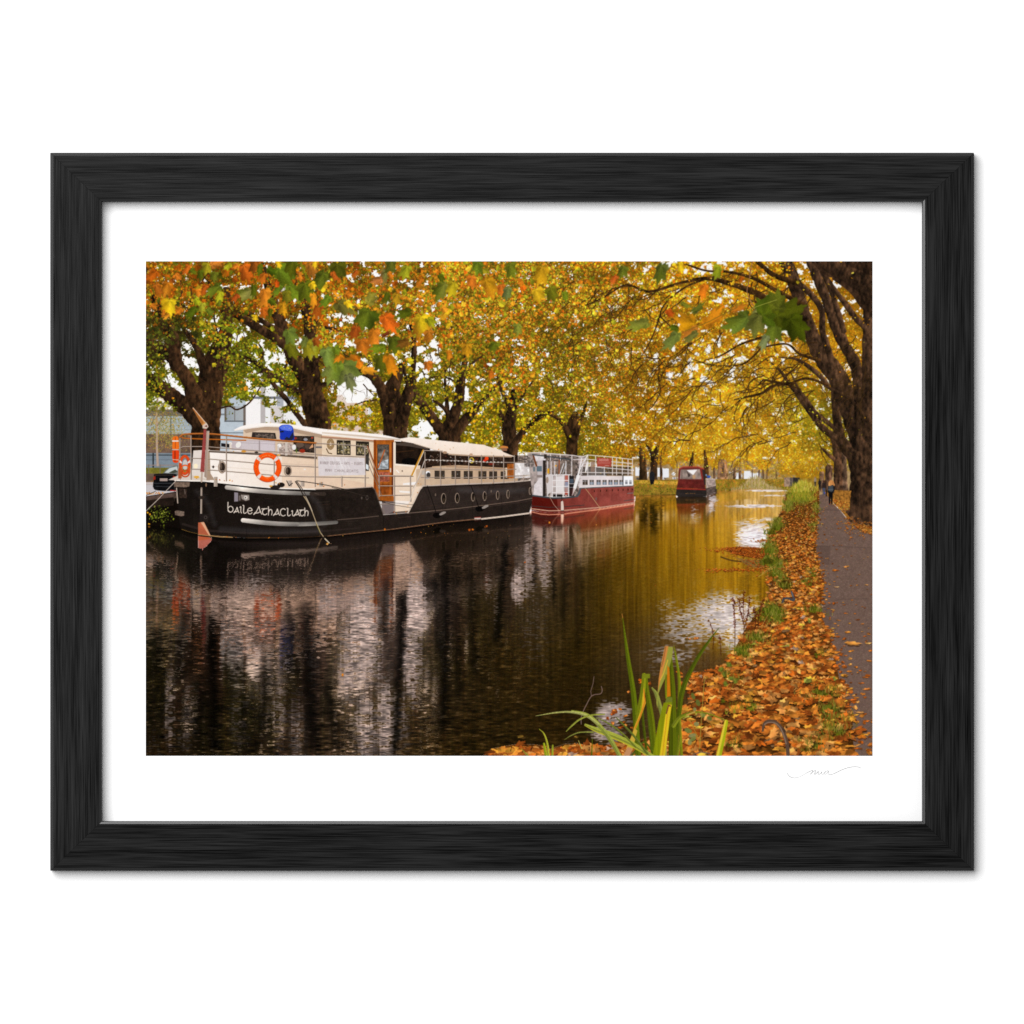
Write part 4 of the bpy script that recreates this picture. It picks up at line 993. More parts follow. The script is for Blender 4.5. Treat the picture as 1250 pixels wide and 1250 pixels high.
poly(RTOP + RWL, (110, 42, 35), grad=((156, 77, 67), 'u'), var=.14, nz=MOTT)
for _ in range(26):
    a = random.uniform(690, 772)
    line([(a, 597), (a + random.uniform(-.6, .6), random.uniform(602, 614))], random.uniform(.8, 3), random.choice([(120, 46, 36), (178, 92, 76), (100, 40, 30)]), alpha=.22)
poly([(650, 605.6), (680, 608.4), (681, 625.6), (648.6, 622.6)], (76, 12, 6), alpha=.75, var=.1, nz=MOTT)
line([(650, 605), (662, 606.6), (676, 608.2), (690, 607.8), (701, 606.6)], 1.8, (60, 68, 72)); poly([(701, 607), (705, 603), (707.4, 596), (709.4, 596), (708, 603), (705, 607)], (74, 82, 86)); line([(707.6, 596.2), (740, 594.4), (774.6, 593)], 1.3, (96, 94, 94)); line([(707, 595), (772, 592.4)], .6, (240, 236, 234))
line([(648, 617.6), (670, 619.4), (688, 618.8), (713, 616.6)], .9, (62, 50, 48)); line([(648, 621), (670, 623.6), (685, 623.4), (735, 619.2), (774.4, 613.6)], 1.2, (206, 160, 134)); line([(766, 602.4), (774.4, 601.6)], .9, (120, 112, 110)); line([(762, 611.6), (774.4, 609.6)], 1, (92, 76, 72)); line([(774.2, 594), (774, 614)], .8, (206, 150, 130))
for a in (725.4, 733, 740.4, 747.6, 754.6, 760.6, 766.6, 772):
    ellipse(a, 599.6 - (a - 725) * .045, .6, 1.4, (58, 26, 18))
ellipse(727.6, 609, .8, 2.2, (110, 90, 84)); line([(655, 606), (659, 617), (682, 623)], .5, (176, 140, 120), alpha=.0)
label('red_passenger_boat>fender')
poly(smooth([(684.6, 612.6), (686, 611.4), (687.4, 612.6), (688, 623), (684.6, 623.4)]), (222, 202, 188)); line([(685.8, 606), (685.8, 611.6)], .8, (44, 34, 30)); line([(684.4, 623.6), (688, 623.4)], .8, (70, 52, 44))
label('mooring_rope#4')
line([(670, 605), (676, 616), (682, 623)], .6, (190, 160, 136)); label('mooring_rope#5')
line([(714.6, 596.4), (722, 606), (730, 617), (734.6, 622.4)], .6, (200, 170, 120))

# ---- the small far boat
label('far_bank')
poly([(774, 586), (1000, 584), (1000, 602), (880, 604), (774, 606)], (150, 116, 40), var=.3, nz=MOTT)
poly([(774, 586), (830, 588), (830, 592), (774, 590)], (206, 160, 60), var=.2, nz=MOTT)
for _ in range(1500):
    a = random.uniform(773, 975)
    b = random.uniform(587, 604) if a < 830 else random.uniform(585, 600) if a < 910 else random.uniform(587, 597)
    leaf(a, b, random.uniform(1.4, 3.2), col(random.choice([(130, 130, 26), (150, 146, 34), (96, 104, 18), (110, 116, 22)] + ([(190, 110, 34), (204, 150, 40), (206, 130, 40)] if b < 595 else [(80, 86, 16), (70, 66, 18)]))), .9)
for _ in range(420):
    a = random.gauss(924, 12)
    b = 597 - random.random() * 16 * math.exp(-((a - 922) / 16) ** 2)
    stroke([(a, b + 2), (a + random.gauss(0, 1.2), b - random.uniform(1, 3.4))], .8, random.choice([(196, 168, 136), (176, 150, 110), (206, 180, 110), (160, 140, 84), (188, 160, 130), (150, 140, 60)]), w1=.4, alpha=.8)
for _ in range(300):
    leaf(random.gauss(947, 6), random.uniform(566, 594), random.uniform(1.6, 3), col(random.choice([(140, 120, 50), (176, 148, 50), (110, 94, 44), (196, 166, 60)])), .8)
for a, c_ in ((961, (150, 124, 104)), (968, (96, 84, 76)), (972, (44, 40, 40))):
    rect(a - 4, 583, a + 4, 594, c_, var=.2)
line([(774, 605.4), (824, 604)], 1.2, (58, 46, 16), alpha=.7); line([(876, 600.4), (910, 598)], .9, (90, 72, 24), alpha=.6)
label('far_boat>hull')
poly([(825.6, 597), (825, 604), (828, 606.6), (862, 606.4), (863, 596)], (42, 36, 34), var=.2, nz=MOTT); poly([(862, 596), (874, 592.6), (873.6, 600.6), (862.6, 606.4)], (92, 78, 72), var=.2)
line([(826, 603), (862, 604)], .4, (70, 60, 56)); rect(872.6, 597, 875, 600, (60, 50, 46))
for k in range(9):
    leaf(837 + k * 1.4, 602.4, 1.2, col((206, 140, 70)))
poly([(826, 595.4), (861, 597), (862, 598.4), (826, 597.4)], (150, 46, 36))
label('far_boat>cabin')
poly([(828, 585), (860.6, 586), (861, 596.6), (826, 595.4)], (98, 36, 32), var=.28, nz=MOTT); poly([(828.6, 573), (832, 570.4), (838, 569.6), (852, 570), (858, 572), (860.8, 586.4), (827.6, 585.4)], (108, 46, 40))
poly([(831, 573.4), (854, 572.8), (856.6, 585), (829.6, 584.8)], (150, 132, 122), var=.3, nz=MOTT); poly([(838, 574), (851, 573.4), (846, 580)], (246, 242, 240)); poly([(838, 574), (843, 581), (840, 583)], (90, 76, 70)); ellipse(847, 582, 2, 2.6, (190, 150, 110)); ellipse(841, 580, 1.4, 2, (70, 60, 56)); rect(831.6, 574, 832.8, 584.6, (110, 92, 84)); line([(855, 572), (857.4, 586)], 1, (150, 40, 34))
poly([(857, 571.6), (860, 574), (861.6, 592), (859.6, 592)], (54, 40, 38)); line([(829, 572.4), (834, 570), (852, 570), (859, 572.6)], 1.4, (168, 66, 52))
poly([(861.4, 584), (873, 584.6), (873.8, 593), (861.6, 596)], (176, 156, 146), var=.2); ellipse(865, 582, 2.4, 1.6, (60, 90, 170)); ellipse(862, 580, 1, 1.2, (120, 150, 180)); line([(861.6, 584.4), (873, 585)], .8, (210, 196, 188))
for k in range(30):
    leaf(random.uniform(829, 860), random.uniform(586, 596), 1.5, col((92, 16, 16)), .7)
label('far_person')
ellipse(795.6, 574.6, 1.1, 1.4, (70, 50, 40)); poly(smooth([(793, 577), (795.6, 575.6), (798.4, 577.4), (799, 584), (797.6, 590), (794, 590), (792.6, 583)]), (34, 33, 36)); rect(794, 586, 796, 591.6, (22, 20, 22)); rect(796.4, 586, 798, 591, (24, 22, 24))
label('bank_rope')
line([(780, 622), (786, 620), (790, 615)], .3, (140, 120, 80))
# ---------------------------------------------------------------- water
BANK_EDGE = [(960, 603), (957, 612), (959, 618), (954, 624), (949, 632), (943, 640), (939, 652), (937, 662), (930, 672), (927, 680), (934, 690), (938, 700), (935, 708), (940, 721), (936, 728), (928, 742), (915, 760), (906, 774), (896, 794), (886, 812),
             (868, 819), (846, 820), (840, 838), (842, 856), (828, 868), (812, 884), (796, 898), (770, 908), (740, 911), (716, 909), (690, 908), (672, 914), (655, 909), (632, 908), (600, 914), (590, 924)]
BASE = [(178, 641), (212, 644), (221, 646), (231, 649.5), (245, 652.5), (270, 655), (300, 656.8), (337, 657), (370, 656.6), (400, 654.3), (440, 650), (480, 645.8), (545, 637), (590, 633.2), (645, 626.8), (649, 623), (660, 625), (670, 626), (688, 625.4), (700, 624),
        (735, 620.4), (774, 614.6), (776, 605), (824, 604), (825.5, 606.4), (862, 606.4), (874, 600), (880, 599), (920, 596.5), (1000, 596)]
vb = np.interp(UU, [p[0] for p in BASE], [p[1] for p in BASE]).astype(np.float32)[None, :]
scene = img.copy()
slab = lab.copy()
FOL = LABELS.index('autumn_foliage')
# how strongly each dot mirrors: the underside of the crowns is dim over the dark left half, gold further off
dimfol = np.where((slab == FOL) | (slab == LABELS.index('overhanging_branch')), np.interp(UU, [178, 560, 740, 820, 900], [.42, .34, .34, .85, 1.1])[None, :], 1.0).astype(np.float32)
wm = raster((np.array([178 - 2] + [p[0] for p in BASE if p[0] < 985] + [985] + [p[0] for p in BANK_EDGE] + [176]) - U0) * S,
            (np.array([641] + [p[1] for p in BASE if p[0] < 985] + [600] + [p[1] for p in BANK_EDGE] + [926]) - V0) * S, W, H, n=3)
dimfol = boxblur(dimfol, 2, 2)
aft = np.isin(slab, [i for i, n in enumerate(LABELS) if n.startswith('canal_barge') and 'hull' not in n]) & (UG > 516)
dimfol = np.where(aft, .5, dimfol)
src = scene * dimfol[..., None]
sky_ = np.clip((scene.min(2) - .8) * 6, 0, 1) * (VG < 535) * (UG < 700)
src = np.where(sky_[..., None] > .5, boxblur(np.where(sky_[..., None] > .5, 1.25, src).astype(np.float32), 3, 3), src)
src[int((655 - V0) * S):] = .05
# ripples: short crested, longer and taller towards the viewer
near = np.clip((VG - 640) / 280, 0, 1)
bl = np.clip((near - .2) / .25, 0, 1)
bl2 = np.clip((near - .6) / .25, 0, 1)
rip = vnoise(5.5, .95, 41, 2) * (1 - bl) + bl * ((1 - bl2) * vnoise(7.5, 1.3, 42, 2) + bl2 * vnoise(10, 1.8, 43, 2)) - .5
rip *= 1.25
rip2 = vnoise(34, 7, 44, 2) - .5
fine = np.where(near < .5, vnoise(3.4, .9, 45), vnoise(5, 1.3, 46)) - .5
calm = np.interp(UU, [178, 600, 700, 860, 900, 1000], [1, .9, .6, .25, .6, .6])[None, :] * np.clip((VG - vb) / 60, .08, 1)


def mirror(du, dv):
    y = 2 * vb - VG + dv
    y = np.where(y < V0 + 1, 2 * V0 + 2 - y, y)
    yi = np.clip((y - V0) * S, 0, H - 1).astype(np.int32)
    yi = np.minimum(yi, ((vb - V0) * S - 1).astype(np.int32))
    xi = np.clip((UG + du - U0) * S, 0, W - 1).astype(np.int32)
    return src[yi, xi]


amp = (5 + 42 * near) * calm
acc = np.zeros_like(img)
for k in range(9):
    t = (k - 4) / 4
    acc += mirror(0.5 * np.sin(k * 2.1) + rip2 * 3 * calm, (8 + 34 * near + 16 * ((UG > 648) & (UG < 885))) * np.clip((VG - vb) / 46, .06, 1) * t * (.3 + .7 * calm) + rip2 * amp * .4)
acc /= 9
sharp = mirror(rip * 5 * calm, (rip + .5 * fine) * amp * 1.6)
wk = np.interp(UU, [640, 650, 800, 880, 960], [.45, .22, .22, .3, .45])[None, :, None]
R = (1 - wk) * acc + wk * sharp
# sky comes back greyed and dimmer than it is, darks stay dark
lum = R.mean(2, keepdims=True)
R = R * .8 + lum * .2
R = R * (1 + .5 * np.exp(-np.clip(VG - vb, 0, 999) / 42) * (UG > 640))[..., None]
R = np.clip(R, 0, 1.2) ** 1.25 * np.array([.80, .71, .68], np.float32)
# the deep part: tone seen where little is mirrored
CP = [(178, 665, 92, 84, 52), (195, 700, 84, 78, 56), (190, 760, 30, 24, 14), (260, 700, 24, 17, 13), (330, 720, 108, 92, 80), (400, 720, 84, 70, 60), (330, 800, 38, 28, 18), (260, 880, 30, 24, 14), (450, 800, 128, 112, 106), (440, 740, 100, 84, 74),
      (430, 880, 74, 62, 50), (510, 760, 132, 114, 106), (520, 860, 70, 56, 40), (560, 790, 46, 34, 14), (640, 690, 108, 92, 82), (600, 700, 60, 44, 22), (660, 740, 84, 68, 48), (640, 820, 56, 42, 14), (560, 890, 48, 36, 12), (700, 700, 74, 52, 14), (700, 780, 64, 46, 8),
      (720, 860, 48, 34, 8), (760, 680, 122, 88, 10), (760, 740, 98, 70, 8), (790, 640, 150, 106, 12), (820, 680, 158, 114, 10), (850, 640, 166, 120, 12), (850, 700, 156, 114, 10), (880, 650, 190, 140, 18), (900, 690, 176, 130, 14), (930, 720, 160, 112, 10),
      (900, 615, 210, 160, 50), (940, 612, 214, 176, 100), (930, 640, 230, 196, 120), (800, 720, 132, 98, 10), (880, 725, 158, 116, 14), (790, 790, 80, 62, 36), (780, 850, 62, 48, 24), (830, 850, 60, 44, 26)]
cp = np.array(CP, np.float32)
small = 6
us, vs = np.meshgrid(UU[::small], VV[::small])
wgt = [np.exp(-(((us - p[0]) / 1.0) ** 2 + ((vs - p[1]) * 1.15) ** 2) / (2 * 32 ** 2)) + 1e-9 for p in CP]
tot = sum(wgt)
B = sum(w_[..., None] * np.array(p[2:], np.float32) for w_, p in zip(wgt, CP)) / tot[..., None] / 255
B = boxblur(B.repeat(small, 0).repeat(small, 1)[:H, :W].astype(np.float32), 6, 6)
streak = boxblur(vnoise(2.2, 60, 51, 2), 0, 20)
streak = (streak - .5) * 2
B = B * (1 + streak[..., None] * np.array([.30, .32, .4], np.float32) * np.interp(UU, [178, 700, 800], [.4, .7, 1])[None, :, None])
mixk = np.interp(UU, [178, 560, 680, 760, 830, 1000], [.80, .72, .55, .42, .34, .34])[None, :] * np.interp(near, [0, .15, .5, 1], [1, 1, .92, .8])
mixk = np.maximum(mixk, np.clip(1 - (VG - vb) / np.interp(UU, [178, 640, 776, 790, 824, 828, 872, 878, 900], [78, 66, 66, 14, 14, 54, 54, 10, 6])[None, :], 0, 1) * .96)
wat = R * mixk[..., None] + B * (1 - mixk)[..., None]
# where open sky is mirrored: u, v, ru, rv, strength
PATCH = [(846, 626, 5, 12, .42), (868, 614, 4.5, 16, .62), (922, 656, 24, 17, 1.0), (934, 660, 14, 12, .9), (916, 640, 24, 6, .5), (884, 752, 46, 28, .74), (842, 765, 42, 30, .5), (895, 772, 24, 26, .6), (812, 740, 14, 10, .35), (820, 800, 34, 16, .42), (748, 872, 22, 18, .75), (738, 896, 20, 14, .6), (800, 800, 14, 30, .25), (700, 912, 30, 8, .3), (920, 618, 34, 2.2, .8), (935, 599, 26, 1.3, .8), (945, 605, 22, 1.1, .6), (930, 634, 22, 2.5, .45),
         (443, 775, 22, 62, .74), (424, 800, 14, 70, .5), (462, 800, 8, 80, .4), (508, 742, 13, 44, .86), (502, 800, 13, 70, .6), (446, 890, 16, 60, .55), (470, 880, 14, 60, .6), (490, 880, 8, 50, .4), (475, 745, 8, 40, .45), (633, 716, 10, 24, .8), (646, 690, 9, 44, .55), (664, 690, 9, 46, .5), (594, 715, 5, 24, .42), (604, 740, 4, 40, .3),
         (312, 712, 18, 16, .4), (240, 720, 14, 40, .3), (206, 870, 8, 60, .42), (340, 870, 10, 60, .42), (320, 830, 22, 60, .26), (360, 890, 12, 50, .4), (290, 880, 14, 50, .3), (225, 890, 12, 40, .3), (400, 730, 18, 34, .42), (378, 800, 8, 50, .3), (540, 800, 8, 60, .22), (650, 770, 20, 50, .25), (185, 910, 10, 20, .3)]
wob = rip * 7 + fine * 4 + rip2 * 6
ps = np.zeros((H, W), np.float32)
for a, b, c, d, e in PATCH:
    q = ((UG + wob - a) / c) ** 2 + ((VG - b) / d) ** 2
    ps = np.maximum(ps, e * np.exp(-q ** 1.5 * .8))
ps = ps * (1 + .25 * streak * (UG < 760))
thr = .5 + (rip * 1.3 + fine * 1.2 + rip2 * .4)
k = np.clip((ps * 1.5 - thr * .85) * 3.0, 0, 1) * np.clip(ps * 2.2, 0, 1)
k = np.maximum(k * np.interp(ps, [0, .5, 1], [.62, .82, 1]), np.clip((ps - .82) * 5, 0, 1) * (UG > 880))
far_ = np.clip((UG - 700) / 140, 0, 1)[..., None]
tint_ = np.array([1.0, .885, .85], np.float32) * (1 - far_) + np.array([1.0, .945, .955], np.float32) * far_
skyc = np.interp(UU, [178, 500, 700, 860, 915], [.62, .72, .66, .82, 1.0])[None, :, None] * tint_ * (.84 + .55 * (rip[..., None] + .25))
wat = wat * (1 - k[..., None]) + np.clip(skyc, 0, 1) * k[..., None]
# trunks mirrored as long dark wavering bands: u at top, u at bottom, v0, v1, half width, strength
DARK = [(788, 785, 606, 646, 4, .62), (799, 797, 606, 654, 5, .72), (808, 806, 606, 634, 1.6, .5), (258, 262, 745, 922, 7, .8), (226, 216, 740, 830, 6, .5), (352, 360, 740, 830, 8, .6), (372, 384, 730, 922, 9, .72), (330, 318, 800, 900, 8, .45), (473, 466, 700, 780, 6, .6), (493, 482, 720, 922, 5, .8), (398, 412, 830, 922, 6, .5), (545, 541, 668, 900, 6.5, .72), (530, 536, 700, 800, 4, .5),
        (574, 580, 690, 830, 5, .5), (618, 606, 655, 790, 5, .75), (556, 560, 690, 860, 4, .4), (690, 688, 660, 760, 5, .4), (708, 706, 680, 800, 5, .35), (655, 652, 650, 720, 2.4, .6), (675, 676, 650, 740, 2.4, .6), (300, 296, 850, 922, 6, .4), (240, 244, 820, 922, 6, .4), (195, 190, 760, 830, 10, .5)]
for a, b, c, d, e, f in DARK:
    uc = a + (b - a) * (VG - c) / (d - c)
    f_ = f * np.exp(-((UG + wob * .8 - uc) / e) ** 2) * np.clip((VG - c) / 12, 0, 1) * np.clip((d - VG) / 14 + .2, 0, 1)
    wat = wat * (1 - .85 * f_[..., None])
# crest and trough of each ripple
wat = wat * (1 + (rip * 1.5 + fine * .9)[..., None] * (calm * np.interp(near, [0, .2, 1], [.12, .4, 1.0]))[..., None] * np.interp(UU, [178, 700, 820, 1000], [1, .7, .35, .35])[None, :, None])
wat = wat * (1 + np.array([.015, 0, -.02], np.float32) * np.interp(UU, [178, 680, 800], [1, 1, 0])[None, :, None])
glint = np.clip((fine + rip - .40) * 6, 0, 1) * calm * near * .16 * np.interp(UU, [178, 540, 720, 1000], [1, .8, .35, .4])[None, :]
wat = wat + glint[..., None] * np.array([.75, .66, .64], np.float32)
label('canal_water')
lab_before = lab.copy()
keep = np.isin(lab, [LABELS.index(n) for n in ('canal_barge>rudder', 'mooring_rope#1', 'mooring_rope#2')]) & (VG > vb)
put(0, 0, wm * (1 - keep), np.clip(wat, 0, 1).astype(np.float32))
# dark line under the hulls and drifting leaves
for pts, c_, w_ in (([(224, 649), (245, 654), (270, 656.4), (300, 658.2), (337, 658.4), (400, 655.8), (480, 647.4), (590, 634.8), (645, 628)], (10, 7, 5), 2.0),):
    line(pts, w_, c_, alpha=.7, lb=-1)
line([(242, 652.6), (270, 655.6), (284, 656)], .9, (176, 138, 90), lb=-1); line([(588, 633.8), (615, 630.8), (645.6, 626.8)], 1.5, (216, 196, 178), lb=-1); line([(400, 654.6), (440, 650.4), (480, 646.2), (545, 637.4), (582, 634)], .7, (126, 88, 62), lb=-1)
label('floating_leaves')
for a, b, s_ in ((277, 655, 3), (285, 655, 2.4), (288, 656, 2), (328, 657, 4), (340, 657, 2.6), (419, 654, 2), (470, 647, 4), (528, 641, 2.6), (523, 642.6, 2), (573, 647.6, 5), (577, 647, 4), (594, 642.6, 5), (592, 643.4, 3), (502, 650.6, 2), (514, 650, 2), (520, 652, 2), (543, 651.4, 2), (554, 648, 2.4), (596, 651.4, 2), (641, 687, 5), (671, 638, 4), (690, 629, 3), (418, 824, 5), (786, 621.6, 3), (794, 628, 2.4), (795, 638, 2.4), (788, 617, 2.4), (835, 634, 2), (906, 630.6, 2.6), (800, 714, 3), (728, 641, 2.2), (706, 650, 2), (742, 693, 1.6), (860, 642, 2)):
    leaf(a, b, s_, col(random.choice([(206, 110, 30), (216, 130, 40), (180, 84, 24), (226, 160, 60)])))
for _ in range(36):
    leaf(random.uniform(490, 640), random.uniform(640, 660), random.uniform(1, 1.8), col((170, 110, 46)), .7)

# ---------------------------------------------------------------- right bank
def flat_stamp(size, sq):
    m, sh = None, None
    x, y = LEAF[:, 0].copy() + rng.normal(0, .05, len(LEAF)), LEAF[:, 1].copy() + rng.normal(0, .05, len(LEAF))
    a = random.uniform(0, 6.28)
    x = x * random.uniform(.6, 1)
    if random.random() < .5:
        x = np.where(x > 0, x * random.uniform(.1, .8), x)
    xr, yr = x * math.cos(a) - y * math.sin(a), (x * math.sin(a) + y * math.cos(a)) * sq
    yr = yr + .18 * np.sin(xr * random.uniform(1, 4) + random.uniform(0, 6)) * sq
    w, h = int(size) + 3, int(size) + 3
    m = raster(xr * size / 2 + w / 2, yr * size / 2 + h / 2, w, h)
    X, Y = np.meshgrid((np.arange(w) - w / 2 + .5) / size * 2, (np.arange(h) - h / 2 + .5) / size * 2)
    b = random.uniform(0, 6.28)
    sh = 1 + .22 * (X * math.cos(b) + Y * math.sin(b)) + .14 * np.sign(X * math.cos(a + .4) + Y / sq * math.sin(a + .4)) + .1 * np.sin((X * math.cos(b + 1) + Y * math.sin(b + 1)) * 7)
    return m, sh.astype(np.float32)[..., None]


FSIZES = [3, 4.2, 6, 8, 11, 14, 18, 23, 29, 36, 45]
FST = [[flat_stamp(s, random.uniform(.32, .75)) for _ in range(40)] for s in FSIZES]
FST2 = [[flat_stamp(s, random.uniform(.2, .38)) for _ in range(24)] for s in FSIZES]


def litter(u, v, size, c, shadow=.78, lib=None):
    k = min(range(len(FSIZES)), key=lambda i: abs(FSIZES[i] - size * S))
    m, sh = random.choice((lib or FST)[k])
    x, y = int((u - U0) * S) - m.shape[1] // 2, int((v - V0) * S) - m.shape[0] // 2
    o = max(1, int(size * S * .085))
    if shadow:
        put(x + o // 2, y + o, m, (44, 22, 8), shadow, -1)
    put(x, y, m, np.clip(c * sh, 0, 1))


PATH_L = [(1000, 604), (1000, 615), (999, 630), (997, 645), (995, 660), (997, 675), (1000, 690), (1004, 706), (1005, 720), (1002, 738), (1004, 755), (1011, 772), (1016, 790), (1020, 805), (1024, 826), (1029, 850), (1034, 872), (1038, 890), (1046, 926)]
PATH_R = [(1066, 926), (1066, 654), (1048, 647), (1034, 634), (1026, 624), (1018, 616), (1012, 608), (1008, 603)]
BANK = BANK_EDGE[::-1] + [(966, 596), (980, 592), (1000, 600)] + PATH_L + [(1046, 926)]
label('grass_verge')
poly([(1004, 603), (1010, 606), (1020, 616), (1034, 633), (1050, 648), (1068, 656), (1068, 600), (1010, 598)], (150, 100, 40), var=.3)
poly(BANK, (96, 56, 18), var=.5, nz=MOTT)
label('towpath')
poly(PATH_L + PATH_R, (112, 89, 78), var=.07, nz=MOTT)
poly(PATH_L + PATH_R, (112, 89, 78), var=.13, alpha=.6, lb=-1)
for _ in range(2600):
    a, b = random.uniform(996, 1065), random.uniform(620, 922)
    if a > lerp_pts([(p[1], p[0]) for p in PATH_L], b) + 2 and a < np.interp(b, [600, 634, 654, 660], [1008, 1034, 1066, 1080]):
        ellipse(a, b, .5 + (b - 600) * .0012, .35, random.choice([(140, 116, 108), (90, 70, 64), (160, 136, 124), (84, 66, 60)]), alpha=.5, n=6, lb=-1)
for pts in ([(1000, 622), (1015, 622.6), (1032, 624)], [(996, 667), (1020, 667), (1060, 669)], [(1003, 742), (1014, 738), (1024, 732), (1060, 731)], [(1005, 748), (1012, 740)]):
    line(pts, 1.0, (84, 66, 60), alpha=.55, sm=True, lb=-1)
line([(996, 622), (1036, 622)], 3, (96, 76, 70), alpha=.35, lb=-1)
poly([(994, 665), (1014, 667), (1012, 690), (1003, 688)], (78, 60, 54), alpha=.35, lb=-1)
poly([(1000, 742), (1016, 736), (1016, 760), (1010, 772)], (84, 66, 60), alpha=.3, lb=-1)

label('fallen_leaves')
LIT = [(200, 112, 40), (186, 96, 32), (210, 138, 68), (156, 78, 26), (212, 146, 74), (196, 114, 40), (170, 84, 24), (206, 126, 46), (130, 64, 22), (214, 146, 50)]
PL_V, PL_U = [p[1] for p in PATH_L], [p[0] for p in PATH_L]
BE = sorted([(p[1], p[0]) for p in BANK_EDGE[:26]])
GRASS = [(947, 640, 12, 7, .8), (975, 604, 14, 12, 1), (962, 616, 8, 8, .9), (993, 640, 6, 12, .5), (998, 620, 5, 10, .5), (940, 670, 8, 12, .95), (936, 683, 10, 10, .95), (946, 690, 10, 12, .9), (955, 706, 10, 8, .6), (958, 715, 8, 7, .8), (940, 745, 14, 10, .9), (948, 756, 12, 8, .7), (925, 778, 14, 7, .8), (985, 712, 10, 6, .5), (993, 700, 6, 8, .5),
         (994, 744, 12, 5, .8), (995, 768, 8, 5, .4), (906, 795, 12, 10, .9), (886, 825, 8, 9, .55), (900, 832, 6, 6, .5), (1000, 800, 10, 4, .5), (1005, 846, 16, 9, .8), (1012, 866, 12, 8, .8), (1020, 882, 16, 12, .95), (1018, 892, 14, 8, .9), (988, 908, 16, 10, .75), (895, 910, 10, 12, .5), (880, 852, 10, 8, .45), (915, 862, 10, 6, .5), (982, 842, 10, 4, .4)]
GA_ = np.array(GRASS)


def grassy(u, v):
    d = ((GA_[:, 0] - u) / GA_[:, 2]) ** 2 + ((GA_[:, 1] - v) / GA_[:, 3]) ** 2
    return float((GA_[:, 4] * np.exp(-d * .9)).max())


GC_ = [(96, 104, 22), (122, 124, 34), (76, 82, 16), (144, 138, 48), (108, 112, 34), (58, 62, 12), (160, 146, 70)]


def blade_tuft(u, v, n, h, cs=GC_, lean=0):
    for _ in range(n):
        a = u + random.gauss(0, h * .7)
        x = a + random.gauss(lean, h * .4)
        stroke([(a, v + random.uniform(0, h * .3)), ((a + x) / 2, v - h * .5), (x, v - h * random.uniform(.5, 1.2))], random.uniform(.4, .9), random.choice(cs), w1=.25, alpha=.9)


for g in GRASS:
    if g[1] > 660:
        ellipse(g[0], g[1], g[2] * .8, g[3] * .8, (84, 96, 16), alpha=.75, var=.5)
pts = []
LS = ([600, 640, 700, 760, 820, 870, 922], [1.7, 3.1, 6.2, 10.4, 15.5, 21.5, 28])
while len(pts) < 4700:
    v = 600 + 322 * random.random() ** 1.15
    u = random.uniform(820, 1046)
    l = np.interp(v, [p[0] for p in BE], [p[1] for p in BE])
    r = np.interp(v, PL_V, PL_U)
    if random.random() > min(1, (4.2 / np.interp(v, *LS)) ** 1.5):
        continue
    if l + random.uniform(-3, 4) < u < r + random.gauss(0, 1) * (1 + (v - 600) * .014):
        pts.append((v, u))
for _ in range(420):
    pts.append((random.uniform(908, 926), random.uniform(596, 850) if random.random() < .6 else random.uniform(760, 860)))
pts.sort()
last = 0
for v, u in pts:
    g = grassy(u, v)
    sz_ = np.interp(v, *LS) * random.uniform(.72, 1.25)
    if v > 905 and u < 760 and v < np.interp(u, [590, 620, 640, 660, 672, 690, 720, 760], [916, 912, 908, 910, 916, 909, 908, 912]) + 3:
        continue
    if g > .3 and random.random() < g * .98:
        if random.random() < .75:
            label('grass_verge')
            blade_tuft(u, v, 5, np.interp(v, [600, 700, 922], [3, 4.5, 8]), lean=-1)
            label('fallen_leaves')
        continue
    c = col(random.choice(LIT)) * random.uniform(.74, 1.14)
    if random.random() < .03:
        c = col(random.choice([(214, 176, 60), (150, 150, 60), (120, 90, 60), (160, 130, 110)]))
    litter(u, v, sz_, c)
# clumps thinning out on to the path and the water
for _ in range(150):
    v = random.uniform(612, 922)
    r = np.interp(v, PL_V, PL_U)
    u = r + abs(random.gauss(0, 5 + (v - 600) * .03))
    litter(u, v, np.interp(v, [600, 700, 800, 922], [1.6, 3.6, 6.5, 11]) * random.uniform(.7, 1.3), col(random.choice(LIT)) * random.uniform(.85, 1.1), .55)
for _ in range(120):
    v = 612 + 310 * random.random() ** 1.3
    u = random.uniform(996, 1065)
    if u < np.interp(v, [600, 634, 654, 660], [1008, 1032, 1062, 1070]):
        litter(u, v, np.interp(v, [600, 700, 800, 922], [1.3, 4.8, 8.5, 13]) * random.uniform(.55, 1.25), col(random.choice(LIT)) * random.uniform(.85, 1.12), .5, FST2)
for u, v, s_, c in ((1039, 786, 26, (206, 136, 60)), (1010, 799, 20, (210, 136, 54)), (1052, 899, 22, (204, 112, 30)), (1041, 893, 22, (206, 120, 40)), (1058, 842, 14, (206, 120, 50)), (1036, 911, 22, (216, 140, 50)), (1022, 908, 18, (206, 130, 40)), (1056, 827, 14, (196, 104, 36)), (1060, 785, 12, (214, 160, 90)), (1042, 855, 13, (196, 96, 30)), (1050, 870, 16, (214, 150, 84)), (1018, 696, 9, (206, 110, 26)), (1020, 716, 10, (222, 170, 110)), (1033, 692, 8, (210, 140, 70)), (1023, 757, 10, (206, 120, 40)), (1034, 772, 11, (210, 130, 50))):
    litter(u, v, s_ * 1.05, col(c), .6, FST2)
for _ in range(190):
    u, v = random.gauss(1052, 12), random.gauss(642, 6)
    if v > np.interp(u, [1028, 1040, 1066], [628, 640, 650]) - 14 and u < 1066:
        litter(u, v, random.uniform(2, 4.6), col(random.choice(LIT)) * random.uniform(.8, 1.1), .4)
